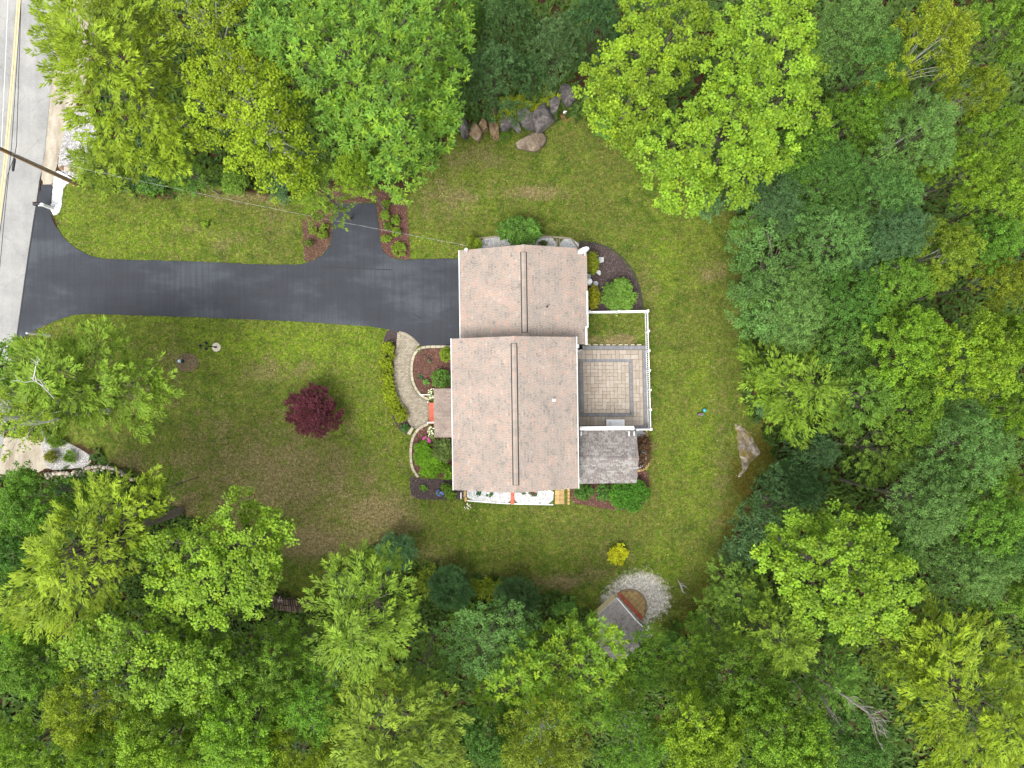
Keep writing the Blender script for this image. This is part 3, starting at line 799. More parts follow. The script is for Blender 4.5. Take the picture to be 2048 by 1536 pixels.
def gable(parent, cx, cy, wd, ln, ze, zr, mat, axis='y', tab=.28, expo=.127, tone=None, stain=None, deck='white', name="roof"):
    """gable roof: ridge along axis; deck slab with white edges, shingle courses on top"""
    hw = wd / 2; hl = ln / 2; tk = .16
    T = (lambda x, y, z: (cx + x, cy + y, z)) if axis == 'y' else (lambda x, y, z: (cx + y, cy - x, z))
    vs = []
    for y in (-hl, hl):
        vs += [T(-hw, y, ze - .02), T(0, y, zr - .02), T(hw, y, ze - .02), T(hw, y, ze - tk), T(0, y, zr - tk), T(-hw, y, ze - tk)]
    fs = [(0, 1, 4, 5), (1, 2, 3, 4), (6, 11, 10, 7), (7, 10, 9, 8), (0, 6, 7, 1), (1, 7, 8, 2), (2, 8, 9, 3), (3, 9, 10, 4), (4, 10, 11, 5), (5, 11, 6, 0)]
    roof = MB().add(vs, fs).obj(name, M[deck], parent)
    tone = tone or (lambda: min(.99, max(0, rnd.gauss(.52, .15))))
    for s in (-1, 1):
        o = Vector(T(s * hw, -hl, ze)); al = Vector(T(s * hw, hl, ze)) - o; up = Vector(T(0, -hl, zr)) - o
        tag(link("shingles", shingles((o, al, up), tab, expo, tone, stain), M[mat], roof), kind='stuff')
    cap = MB(); k = int(ln / .25)
    for i in range(k):
        y0 = -hl + ln * i / k; y1 = -hl + ln * (i + 1) / k + .02; sl = (zr - ze) / hw; r = .15; dz = .03 + .008 * (i % 2)
        cap.add([T(-r, y0, zr - r * sl + dz), T(0, y0, zr + dz), T(r, y0, zr - r * sl + dz), T(-r, y1, zr - r * sl + dz - .012), T(0, y1, zr + dz - .012), T(r, y1, zr - r * sl + dz - .012)],
                [(0, 1, 4, 3), (1, 2, 5, 4)], tone())
    me = cap.mesh("ridge_cap"); at = me.attributes.new("stain", 'FLOAT', 'POINT')
    tag(link("ridge_cap", me, M[mat], roof), kind='stuff')
    return roof


def ridge_vent(roof, cx, y0, y1, zr, slope, mat='shingle'):
    d = MB(); r = .235
    d.add([(cx - r, y0, zr - r * slope + .05), (cx, y0, zr + .05), (cx + r, y0, zr - r * slope + .05), (cx - r, y1, zr - r * slope + .05), (cx, y1, zr + .05), (cx + r, y1, zr - r * slope + .05),
           (cx - r, y0, zr - r * slope - .01), (cx + r, y0, zr - r * slope - .01), (cx - r, y1, zr - r * slope - .01), (cx + r, y1, zr - r * slope - .01)],
          [(0, 1, 4, 3), (1, 2, 5, 4), (0, 3, 8, 6), (2, 7, 9, 5), (0, 6, 7, 2, 1), (3, 4, 5, 9, 8)])
    v = d.obj("ridge_vent", M['vent_dark'], roof)
    c = MB(); r = .165; n = int(abs(y1 - y0) / .28)
    for i in range(n):
        a = y0 + .03 + (y1 - y0 - .06) * i / n; b = y0 + .03 + (y1 - y0 - .06) * (i + 1) / n; q = .065 + .008 * (i % 2)
        c.add([(cx - r, a, zr - r * slope + q), (cx, a, zr + q), (cx + r, a, zr - r * slope + q), (cx - r, b, zr - r * slope + q - .008), (cx, b, zr + q - .008), (cx + r, b, zr - r * slope + q - .008)], [(0, 1, 4, 3), (1, 2, 5, 4)], rnd.uniform(.3, .7))
    me = c.mesh("vent_cap"); me.attributes.new("stain", 'FLOAT', 'POINT'); tag(link("vent_cap", me, M[mat], roof), kind='stuff')
    return v


def walls(cx, cy, wd, ln, h, zr, axis='y', parent=None, mat='white_siding', name="wall"):
    hw, hl = wd / 2, ln / 2
    T = (lambda x, y, z: (cx + x, cy + y, z)) if axis == 'y' else (lambda x, y, z: (cx + y, cy - x, z))
    m = MB(); vs = []
    for y in (-hl, hl): vs += [T(-hw, y, 0), T(hw, y, 0), T(hw, y, h), T(0, y, zr), T(-hw, y, h)]
    m.add(vs, [(0, 1, 2, 3, 4), (9, 8, 7, 6, 5), (0, 4, 9, 5), (1, 6, 7, 2)])
    n = int(h / .16)
    for k in range(1, n):      # lap siding: proud edges
        z = k * .16
        for s in (-1, 1):
            c = T(s * (hw + .006), 0, z); m.box(c, ((.012, ln, .02) if axis == 'y' else (ln, .012, .02)))
    return m.obj(name, M[mat], parent)


def window(parent, c, wd, ht, face):
    """face: unit outward direction in house coordinates"""
    f = Vector(face); t = Vector((-f.y, f.x, 0)); c = Vector(c); m = MB()
    for a, b, w_, h_ in ((0, ht / 2, wd + .16, .09), (0, -ht / 2, wd + .22, .1), (-wd / 2, 0, .09, ht), (wd / 2, 0, .09, ht), (0, 0, wd, .05)):
        p = c + t * a + Vector((0, 0, b)) + f * .03; m.box(p, (abs(t.x) * w_ + abs(f.x) * .07 + .001, abs(t.y) * w_ + abs(f.y) * .07 + .001, h_))
    o = m.obj("window", M['white'], parent)
    MB().box(c + f * .012, (abs(t.x) * wd + abs(f.x) * .012, abs(t.y) * wd + abs(f.y) * .012, ht)).obj("pane", M['glass'], o)
    return o


def stain_main(c):
    v = 0
    for (px, py, rx, ry, s) in ((965, 815, 22, 7, 1.1), (988, 738, 14, 5, 1.1), (960, 738, 26, 5, .6), (1005, 850, 16, 10, .45), (1015, 920, 10, 10, .5), (1010, 570, 20, 10, .55), (985, 565, 22, 6, .8), (1000, 590, 24, 6, .5), (1010, 785, 14, 6, .4), (930, 740, 14, 14, .3)):
        q = HL(px, py, 5.8); v = max(v, s * math.exp(-((c.x - q.x) / (rx * .036)) ** 2 - ((c.y - q.y) / (ry * .036)) ** 2))
    return v


walls(0, 0, 8.5, 10.4, 4.9, 6.65, parent=house)
walls(.80, 8.30, 8.9, 7.2, 3.1, 4.8, parent=house)
main_roof = gable(house, 0, 0, 9.10, 11.08, 5.0, 6.75, 'shingle', stain=stain_main, tab=.20)
gar_roof = gable(house, .80, 8.73, 9.60, 7.25, 3.2, 5.0, 'shingle', stain=stain_main, tab=.20)
ridge_vent(main_roof, 0, HL(1030, 971, 6.8).y, HL(1030, 686, 6.8).y, 6.75, 1.75 / 4.55)
ridge_vent(gar_roof, .80, HL(1050, 665, 5.05).y, HL(1050, 503.5, 5.05).y, 5.0, 1.8 / 4.8)
for s, nm in ((-1, 'gutter'), (1, 'gutter')):
    g = MB().box((s * 4.585, 0, 4.93), (.10, 11.12, .12)).obj("gutter", M['white'], main_roof)
g = MB().box((HL(919.5, 600, 3.2).x - .02, 8.73, 3.16), (.055, 7.27, .1)).obj("gutter", M['white'], gar_roof)
ya, yb = HL(1173, 582, 3.2).y, HL(1173, 655, 3.2).y
MB().box((5.62, (ya + yb) / 2, 3.19), (.10, ya - yb, .12)).obj("gutter", M['white'], gar_roof)
yc = HL(1172, 497, 3.2).y
MB().box((5.615, (ya + .02 + yc) / 2, 3.14), (.04, yc - ya - .04, .1)).obj("gutter", M['white'], gar_roof)
ya, yb = HL(1169, 653, 3.2).y, HL(1169, 690, 3.2).y
MB().box((5.50, (ya + yb) / 2, 3.27), (.11, ya - yb, .09)).obj("gutter", M['white'], gar_roof)
p = HL(1156, 692, 3.3); MB().box((p.x, p.y, 3.25), (.16, .3, .14)).obj("downspout", M['white'], gar_roof)
# vent pipes
p = HL(1094, 614, 4.3); m = MB().tube([(p.x, p.y, 3.9), (p.x, p.y, 4.75)], .065, 10); m.box((p.x, p.y, 4.03), (.34, .34, .04)); m.obj("vent_pipe", M['black'], gar_roof)
p = HL(1107, 800, 5.9); m = MB().tube([(p.x, p.y, 5.5), (p.x, p.y, 6.2)], .07, 10); m.box((p.x + .04, p.y, 5.70), (.22, .2, .05)); m.obj("vent_pipe", M['white'], main_roof)
MB().tube([(p.x, p.y, 6.19), (p.x, p.y, 6.205)], .045, 10).obj("vent_opening", M['vent_dark'], main_roof)
# windows and doors on the outer walls
for y, z in ((-3.8, 1.5), (-3.8, 3.9), (-1.2, 3.9), (3.6, 3.9)): window(house, (-4.252, y, z), 1.0, 1.2, (-1, 0, 0))
for y, z in ((-3.0, 3.9), (2.6, 3.9)): window(house, (4.252, y, z), 1.0, 1.2, (1, 0, 0))
for x in (-2.5, 2.5): window(house, (x, -5.202, 3.8), 1.0, 1.2, (0, -1, 0))
window(house, (2.8, 11.902, 1.7), .9, 1.0, (0, 1, 0))
for y in (6.9, 9.9):
    d = MB().box((-3.67, y, 1.1), (.06, 2.5, 2.2)); o = d.obj("garage_door", M['white'], house)
    for k in range(4): MB().box((-3.71, y, .3 + k * .55), (.03, 2.4, .48)).obj("panel", M['white_siding'], o)
o = MB().box((4.28, 1.0, 1.25), (.07, 1.8, 2.1)).obj("patio_door", M['white'], house)
MB().box((4.32, 1.0, 1.3), (.02, 1.5, 1.7)).obj("pane", M['glass'], o)
# entry porch: low roof on the west side
pc = HL(886, 826, 2.9)
por = gable(house, pc.x + .1, pc.y, 96 * K * .947, 1.55, 2.85, 3.2, 'shingle_porch', axis='x', tab=.3, expo=.13, name="porch_roof")
o = MB().box((-4.28, pc.y, 1.15), (.06, 1.0, 2.1)).obj("front_door", M['white'], house)
MB().box((-4.32, pc.y + .38, 1.1), (.04, .06, .06)).obj("handle", M['black'], o)
for dy in (-1.55, 1.5): MB().box((-5.55, pc.y + dy, 1.4), (.12, .12, 2.75)).obj("porch_post", M['white'], house)
st = MB()
for k in range(3): st.box((-5.06 - .0 * k, pc.y, .06), (1.5, 1.75, .12)) if k == 0 else None
o = st.obj("porch_step", M['brick_red'], house)
for k in range(7):
    y = pc.y + .08 - .75 + k * .25
    MB().box((HL(863.5, 826, 0).x, HL(863, 808 + k * 6.0, 0).y, .10), (.40, 5.8 * K, .2), 0, rnd.random(), .99).obj("brick", M['brick_red'], o)
for py in (804, 845):
    q = HL(857, py, .5); MB().box((q.x, q.y, .5), (.09, .09, 1.0)).obj("railing_post", M['white'], house)
q0 = HL(857, 845, .9); q1 = HL(868, 845, .9)
MB().bar((q0.x, q0.y, .95), (q1.x, q1.y, .95), .09, .06).obj("handrail", M['white'], house)
q0 = HL(838, 789.5, .0); q1 = HL(858, 789, .0)
# sunroom on the east side
sc_ = HL(1217, 913.5, 3.4)
sw = (966 - 862) * K * (55 - 3.0) / 55; sl = 4.45
sun_roof = gable(house, HL(1217, 913, 3.0).x - .1, HL(1217, 913.8, 3.0).y, sw, sl, 3.0, 3.95, 'shingle_grey', axis='x', tab=.21, expo=.135, name="sunroom_roof",
                 tone=lambda: min(.99, max(0, rnd.random())))
walls(HL(1217, 913, 3.0).x - .25, sc_.y, sw - .5, sl - .5, 2.9, 3.75, axis='x', parent=house, name="sunroom_wall")
# steps to the patio
sp = empty("patio_step", P(1230, 846, 0), "white vinyl step unit against the awning at the south edge of the patio", "steps")
MB().box((0, 0, .14), (36 * K, 15 * K, .28)).obj("tread", M['white'], sp)
MB().box((.08, -.1, .36), (22 * K, 9 * K, .17)).obj("tread", M['white'], sp)
MB().box((-.42, -.08, .36), (.06, 11 * K, .2)).obj("handrail", M['white'], sp)
# retractable awning cassette above the sunroom wall
aw0 = P(1159.5, 857.5, 3.35); aw1 = P(1268, 856.3, 3.35)
awn = empty("retractable_awning", (aw0 + aw1) / 2, "long white retractable awning box fixed along the north edge of the sunroom roof", "awning")
L = (aw1 - aw0).length
MB().tube([(-L / 2, -.02, 0), (L / 2, .02, 0)], .135, 12).obj("cassette", M['white'], awn)
MB().box((0, .135, -.05), (L, .05, .16), .009).obj("front_bar", M['white'], awn)
for px in (1162, 1258, 1268):
    q = P(px, 866.5, 3.3) - awn.location; MB().box((q.x, q.y - .02, .03), (.09, .36, .1), 0, .5, .8).obj("bracket", M['white'], awn)

# ---- playhouse at the wood's edge
f0 = P(1233.5, 1196.5, 1.75); f1 = P(1302, 1270, 1.75); fw = (f1 - f0); W_ = fw.length; ang = math.atan2(fw.y, fw.x)
back = Vector((fw.y, -fw.x, 0)).normalized()
if back.y > 0: back = -back
D_ = 3.4
pc_ = (f0 + f1) / 2 + back * (D_ / 2)
ph = empty("playhouse", (pc_.x, pc_.y, 0), "small beige playhouse with grey shingle roof half under the trees beyond the white gravel", "playhouse", rz=ang)
hwp, hlp = W_ / 2, D_ / 2
pw = walls(0, 0, W_ - .24, D_ - .3, 1.72, 2.65, parent=ph, mat='beige_wall')
pr = gable(ph, 0, 0, W_, D_, 1.78, 2.75, 'shingle_shed', tab=.26, expo=.14)
for s in (-1, 1):
    MB().bar((s * hwp, hlp + .03, 1.73), (0, hlp + .03, 2.70), .07, .2).obj("fascia", M['white'], pr)
    MB().box((s * (hwp + .02), 0, 1.70), (.05, D_, .1)).obj("gutter", M['white'], pr)
MB().box((0, hlp - .12, .85), (.75, .06, 1.5)).obj("door", M['white'], ph)
window(ph, (-1.1, hlp - .148, 1.1), .5, .5, (0, 1, 0)); window(ph, (1.1, hlp - .148, 1.1), .5, .5, (0, 1, 0))
# half-round terrace at its door
hc = P(1258, 1214); ter = empty("half_round_terrace", hc, "half-round terrace of tan blocks with a red brick band at the playhouse door", "paving", rz=ang)
R_ = 1.42
MB().prism([(R_ * 1.02 * math.cos(t), R_ * 1.02 * math.sin(t) + .05) for t in np.linspace(0, PI, 28)], .0, .03).obj("base", M['joint'], ter)
for k in range(12):
    x = -R_ + (k + .5) * 2 * R_ / 12
    if abs(x) < R_ * .97: MB().box((x, .13, .05), (2 * R_ / 12 - .012, .28, .07), 0, rnd.random(), .98).obj("brick", M['brick_red'], ter)
U = .34
for j in range(4):
    for i in range(-4, 4):
        q = [(i * U + .01, .30 + j * U + .01), ((i + 1) * U - .01, .30 + j * U + .01), ((i + 1) * U - .01, .30 + (j + 1) * U - .01), (i * U + .01, .30 + (j + 1) * U - .01)]
        if sum(math.hypot(*v) < R_ - .06 for v in q) < 1 or math.hypot((i + .5) * U, .3 + (j + .5) * U) > R_ - .02: continue
        q = [(v[0] * min(1, (R_ - .08) / max(.01, math.hypot(*v))), v[1] * min(1, (R_ - .08) / max(.01, math.hypot(*v)))) for v in q]
        MB().prism(q, .02, .085, rnd.choice([.1, .5, .6, .7, .9])).obj("tile", M['tan_block'], ter)
rim = MB(); band(rim, [((R_ - .03) * math.cos(t), (R_ - .03) * math.sin(t)) for t in np.linspace(.12, PI - .12, 24)], .07, .0, .1, seglen=.22, gap=.01, tone=.05)
rim.obj("rim", M['tan_block'], ter)

# ---- white vinyl fence round the patio
fen = empty("picket_fence", P(1293, 740, 0), "white vinyl picket fence enclosing the patio and the small grass square", "fence")
FL = fen.location


def fence_run(a, b, closed, nposts):
    a = P(*a); b = P(*b); d = b - a; L = d.length; r = math.atan2(d.y, d.x)
    rel = lambda p, z: (p.x - FL.x, p.y - FL.y, z)
    for z, wd in ((.13, .05), (1.08, .06)):
        MB().bar(rel(a, z), rel(b, z), wd, .09).obj("rail", M['white'], fen)
    if closed: MB().bar(rel(a, 1.20), rel(b, 1.20), .10, .05).obj("top_rail", M['white'], fen)
    n = int(L / .155)
    pm = MB().box((0, 0, .62), (.075, .03, 1.05), 0, .5, .95).mesh("picket") if True else None
    for k in range(n):
        p = a.lerp(b, (k + .5) / n); o = link("picket", pm, M['white'], fen, rel(p, 0)); o.rotation_euler = (0, 0, r)
    for k in range(nposts):
        p = a.lerp(b, k / max(1, nposts - 1)); m = MB().box(rel(p, .66), (.13, .13, 1.32)); m.box(rel(p, 1.335), (.17, .17, .03)); m.box(rel(p, 1.365), (.12, .12, .04), 0, .5, .2)
        m.obj("post", M['white'], fen)


fence_run((1176, 627), (1289.5, 625), True, 3); fence_run((1289.7, 626), (1296, 856.5), False, 7); fence_run((1268, 857.5), (1295, 857), True, 2)


# ================================================================ FOLIAGE
def unit(a): return a / np.maximum(1e-9, np.linalg.norm(a, axis=-1, keepdims=True))


STY = {  # L, W leaf size; rc clump radius; per leaves per clump; cd clumps per r^2; mode; tip: share of fresh yellow growth
    'maple': dict(L=.165, W=.15, rc=.42, per=46, cd=17, mode='clump', tip=.85),
    'broad': dict(L=.165, W=.125, rc=.38, per=40, cd=19, mode='clump', tip=.5),
    'oak': dict(L=.30, W=.11, rc=.30, per=11, cd=44, mode='star', tip=1.0),
    'birch': dict(L=.155, W=.13, rc=.40, per=32, cd=20, mode='clump', tip=.55),
    'spray': dict(L=.34, W=.085, rc=.85, per=24, cd=24, mode='spray', tip=.55),
    'puff': dict(L=.34, W=.08, rc=.36, per=20, cd=34, mode='puff', tip=.18),
    'fine': dict(L=.165, W=.08, rc=.34, per=28, cd=29, mode='clump', tip=.18),
    'sparse': dict(L=.15, W=.12, rc=.40, per=22, cd=9, mode='clump', tip=.5),
    'box': dict(L=.10, W=.085, rc=.13, per=13, cd=330, mode='clump', tip=.35),
    'globe': dict(L=.10, W=.06, rc=.09, per=12, cd=560, mode='clump', tip=.55),
    'bush': dict(L=.12, W=.10, rc=.17, per=16, cd=190, mode='clump', tip=.45),
    'juniper': dict(L=.22, W=.05, rc=.35, per=16, cd=60, mode='spray', tip=.3),
    'fern': dict(L=.34, W=.09, rc=.40, per=14, cd=30, mode='star', tip=.5),
    'red': dict(L=.17, W=.07, rc=.26, per=20, cd=70, mode='star', tip=.0),
    'tuft': dict(L=.40, W=.035, rc=.25, per=24, cd=40, mode='puff', tip=.5),
}


def foliage(lobes, sty, r, centre=(0, 0), dens=1.0):
    """lobes (x,y,z,rx,ry,rz) -> leaf quads, tone and hue per leaf"""
    s = STY[sty]; C_, D_, N_, T_, H_ = [], [], [], [], []
    cx, cy = centre
    for (x, y, z, rx, ry, rz) in lobes:
        req = (rx * ry * rz) ** (1 / 3); n = max(3, int(s['cd'] * dens * req * req * (.84 if s['cd'] < 60 else 1.0)))
        u = r.normal(size=(n * 2, 3)); u = unit(u); u = u[u[:, 2] > -0.12][:n]; n = len(u)
        rad = r.uniform(.62, 1.14, n)[:, None]
        cp = np.array([x, y, z]) + u * rad * np.array([rx, ry, rz])
        ct = r.normal(0, .16, n) + r.normal(0, .13); ch = np.clip(r.normal(.1, .22, n), 0, 1)
        p = s['per']; rc = s['rc'] * r.uniform(.65, 1.3, n)
        o = unit(r.normal(size=(n, p, 3)))
        U = u[:, None, :]
        if s['mode'] == 'clump':
            o[..., 2] = np.where(r.random((n, p)) < .8, np.abs(o[..., 2]), o[..., 2])
            pos = cp[:, None, :] + o * rc[:, None, None] * (r.random((n, p, 1)) ** .45) * np.array([1, 1, .65])
            d = unit(o * np.array([1, 1, .25]) + r.normal(0, .45, (n, p, 3)))
            nm = unit(o * .5 + U * .35 + np.array([0, 0, .75]) + r.normal(0, .38, (n, p, 3)))
            tip = np.clip(o[..., 2] * .9 - .15, 0, 1)
        elif s['mode'] == 'star':
            a = r.uniform(0, 2 * PI, (n, 1)) + np.arange(p)[None, :] * 2.4 + r.normal(0, .2, (n, p))
            el = r.normal(.10, .28, (n, p))
            d = np.stack([np.cos(a) * np.cos(el), np.sin(a) * np.cos(el), np.sin(el)], -1)
            d = unit(d + U * .45)
            pos = cp[:, None, :] + d * s['L'] * r.uniform(.35, .75, (n, p, 1)) + r.normal(0, .05, (n, p, 3))
            nm = unit(np.array([0, 0, 1.0]) + U * .5 + r.normal(0, .3, (n, p, 3)))
            tip = np.repeat((r.random((n, 1)) < .28) * 1.0, p, 1)
        elif s['mode'] == 'spray':
            out = np.stack([cp[:, 0] - cx, cp[:, 1] - cy, np.zeros(n)], -1); out = unit(out + 1e-6)
            out = np.where((np.hypot(cp[:, 0] - cx, cp[:, 1] - cy) < .7)[:, None], np.stack([u[:, 0], u[:, 1], 0 * u[:, 0]], -1) * r.choice([-1.0, 1.0], (n, 1)), out)
            ax = unit(out * .9 + u * .35 + r.normal(0, .28, (n, 3)) + np.array([0, 0, .12]))
            side = unit(np.cross(ax, np.array([0, 0, 1.0]) + r.normal(0, .25, (n, 3))))
            t = r.random((n, p)); sg = np.where(r.random((n, p)) < .5, -1.0, 1.0)
            d = unit(ax[:, None, :] * 1.0 + side[:, None, :] * (sg * r.uniform(.25, .95, (n, p)))[..., None] + r.normal(0, .16, (n, p, 3)))
            pos = cp[:, None, :] + ax[:, None, :] * (t * rc[:, None])[..., None] + side[:, None, :] * (sg * (1.05 - t) * r.random((n, p)) * rc[:, None] * .42)[..., None] + d * s['L'] * .3
            nm = unit(np.array([0, 0, 1.0]) + r.normal(0, .35, (n, p, 3)))
            tip = np.clip(t * 1.2 - .35, 0, 1)
        else:  # puff
            o[..., 2] = np.where(r.random((n, p)) < .75, np.abs(o[..., 2]), o[..., 2])
            d = unit(o + U * .5)
            pos = cp[:, None, :] + d * (rc[:, None] * r.uniform(.35, .9, (n, p)))[..., None]
            nm = unit(np.array([0, 0, 1.0]) + r.normal(0, .6, (n, p, 3)))
            tip = r.random((n, p)) * .8
        tn = np.clip(.5 + ct[:, None] + r.normal(0, .14, (n, p)), 0, 1)
        hu = np.clip(s['tip'] * (.75 * tip + ch[:, None]), 0, 1)
        C_.append(pos.reshape(-1, 3)); D_.append(d.reshape(-1, 3)); N_.append(nm.reshape(-1, 3)); T_.append(tn.ravel()); H_.append(hu.ravel())
    C, D, Nn, T, Hh = (np.concatenate(q) for q in (C_, D_, N_, T_, H_))
    side = unit(np.cross(D, Nn)); sc = r.uniform(.7, 1.25, len(C))[:, None]
    L = s['L'] * sc / 2; W = s['W'] * sc / 2
    V = np.stack([C - D * L, C + side * W - D * L * .15, C + D * L, C - side * W - D * L * .15], 1)
    return V, T, Hh


def limbs_mesh(name, lobes, h, r0, rr, twigs=True, reach=.9):
    """tapered trunk with limbs running to the boughs"""
    m = MB(); top = max(l[2] for l in lobes)
    jx = [rr.uniform(-.15, .15) for _ in range(5)]; zs = [0, .15 * h, .4 * h, .65 * h, min(top, .86 * h)]
    axis = [Vector((jx[i] * i * .5, jx[-1 - i] * i * .5, z)) for i, z in enumerate(zs)]
    m.tube([axis[0] + Vector((0, 0, -.1))] + axis[1:], [r0 * 1.25, r0, r0 * .8, r0 * .5, r0 * .18], 8)
    for l in lobes:
        t = min(.8, max(.22, (l[2] / h) * .62)); zz = t * h
        k = max(i for i in range(5) if zs[i] <= zz); k = min(k, 3)
        f = (zz - zs[k]) / (zs[k + 1] - zs[k]); a = axis[k].lerp(axis[k + 1], f)
        b = Vector((l[0], l[1], l[2])); mid = a.lerp(b, .55) + Vector((0, 0, .12 * (b - a).length * rr.uniform(.2, 1)))
        e = a.lerp(b, reach + .1)
        m.tube([a, mid, e], [r0 * .34, r0 * .2, r0 * .07], 5, cap=False)
        if twigs:
            for _ in range(3):
                q = Vector((l[0] + rr.uniform(-1, 1) * l[3] * .9, l[1] + rr.uniform(-1, 1) * l[4] * .9, l[2] + l[5] * rr.uniform(.1, .95)))
                m.tube([mid.lerp(e, rr.uniform(.2, .9)), q], [r0 * .09, r0 * .03], 4, cap=False)
    return m.mesh(name)


R0, H0 = 5.0, 15.0


def generic_lobes(rr, n=18, drop=3.4, rl=(.25, .37), lean=.0):
    out = []
    for i in range(n):
        q = (i + .35) / n; rad = R0 * .74 * math.sqrt(q); a = i * 2.39996 + rr.uniform(-.45, .45); k = rr.uniform(*rl) * R0
        rad *= rr.uniform(.88, 1.12)
        z = H0 - k * .85 - drop * q ** 1.2 + rr.uniform(-.9, .5)
        out.append((rad * math.cos(a), rad * math.sin(a), z, k, k * rr.uniform(.85, 1.15), k * rr.uniform(.65, .85)))
    return out


def conifer_lobes(rr, n=26):
    """whorled boughs, long low and short near the tip"""
    out = [(0, 0, H0 - .9, .7, .7, .9)]
    for i in range(n):
        q = (i + .5) / n; a = i * 2.39996 + rr.uniform(-.3, .3); rad = R0 * (.12 + .66 * q ** .8) * rr.uniform(.8, 1.12); k = R0 * rr.uniform(.15, .22)
        z = H0 - 1.6 - 5.2 * q ** 1.1 + rr.uniform(-.5, .5)
        out.append((rad * math.cos(a), rad * math.sin(a), z, k * 1.15, k * 1.15, k * .55))
    return out


VAR = {}


def variant(sty, i):
    key = (sty, i)
    if key not in VAR:
        rr = random.Random(hash(sty) % 1000 + i * 17 if False else sum(map(ord, sty)) * 31 + i * 17); r = np.random.default_rng(sum(map(ord, sty)) * 7 + i)
        con = sty in ('spray', 'puff')
        lb = conifer_lobes(rr) if sty == 'spray' else (conifer_lobes(rr, 22) if sty == 'puff' else generic_lobes(rr, rr.choice((15, 18, 21))))
        if sty == 'puff': lb = [(a, b, c, d * 1.15, e * 1.15, f * 1.5) for a, b, c, d, e, f in lb]
        V, T, Hh = foliage(lb, sty, r)
        VAR[key] = (quads_mesh("crown", V, T, Hh), limbs_mesh("trunk", lb, H0, .17, rr, twigs=not con))
    return VAR[key]


TINT = {
    'lime': (0.159, 0.286, 0.023), 'limey': (0.170, 0.284, 0.021), 'maple': (0.148, 0.273, 0.023), 'mid': (0.119, 0.239, 0.025), 'oak': (0.119, 0.239, 0.028), 'deep': (0.085, 0.185, 0.030),
    'yell': (0.185, 0.270, 0.017), 'pine': (0.148, 0.246, 0.023), 'pine2': (0.119, 0.217, 0.030), 'blue': (0.085, 0.164, 0.059), 'dark': (0.070, 0.146, 0.047), 'olive': (0.154, 0.231, 0.021),
    'ash': (0.110, 0.225, 0.053), 'gold': (0.189, 0.284, 0.013),
}
NAMES = {'maple': 'maple_tree', 'broad': 'broadleaf_tree', 'oak': 'oak_tree', 'birch': 'birch_tree', 'spray': 'pine_tree', 'puff': 'pine_tree', 'fine': 'broadleaf_tree', 'sparse': 'birch_tree'}
GROUPS = {'maple': 'maples round the lot', 'broad': 'broadleaf trees of the wood', 'oak': 'oaks round the lot', 'birch': 'birches by the road', 'spray': 'pines round the lot', 'puff': 'dark pines round the lot', 'fine': 'broadleaf trees of the wood', 'sparse': 'birches by the road'}
_count = {}


def jit(c, rr, a=.10):
    k = 1 + rr.uniform(-a, a); return (c[0] * k * (1 + rr.uniform(-a, a)), c[1] * k, c[2] * k * (1 + rr.uniform(-a, a)), 1)


def plant_root(sty, x, y, label, name=None, group=None, cat='tree'):
    return empty(name or NAMES[sty], (x, y, 0), label, cat, group or GROUPS.get(sty))


def tree(sty, px, py, rpx, zt, tint, label, sq=1.0, rot=None):
    """a tree whose crown stands over the given plan point"""
    i = _count.get(sty, 0); _count[sty] = i + 1
    crown, trunk = variant(sty, i % 4)
    zr = zt * .82; c = P(px, py, zr); R = rpx * K * (H - zr) / H
    e = plant_root(sty, c.x, c.y, label); rr = random.Random(i * 7 + len(sty))
    e.rotation_euler = (0, 0, rr.uniform(0, 6.28) if rot is None else rot)
    e.scale = (R / R0 * sq, R / R0 / sq, zt / H0)
    o = link("crown", crown, M['needle' if sty in ('spray', 'puff') else 'leaf'], e); o.color = jit(TINT[tint], rr)
    link("trunk", trunk, M['birch_bark' if sty in ('birch', 'sparse') else ('bark_dark' if sty in ('puff',) else 'bark')], e)
    return e


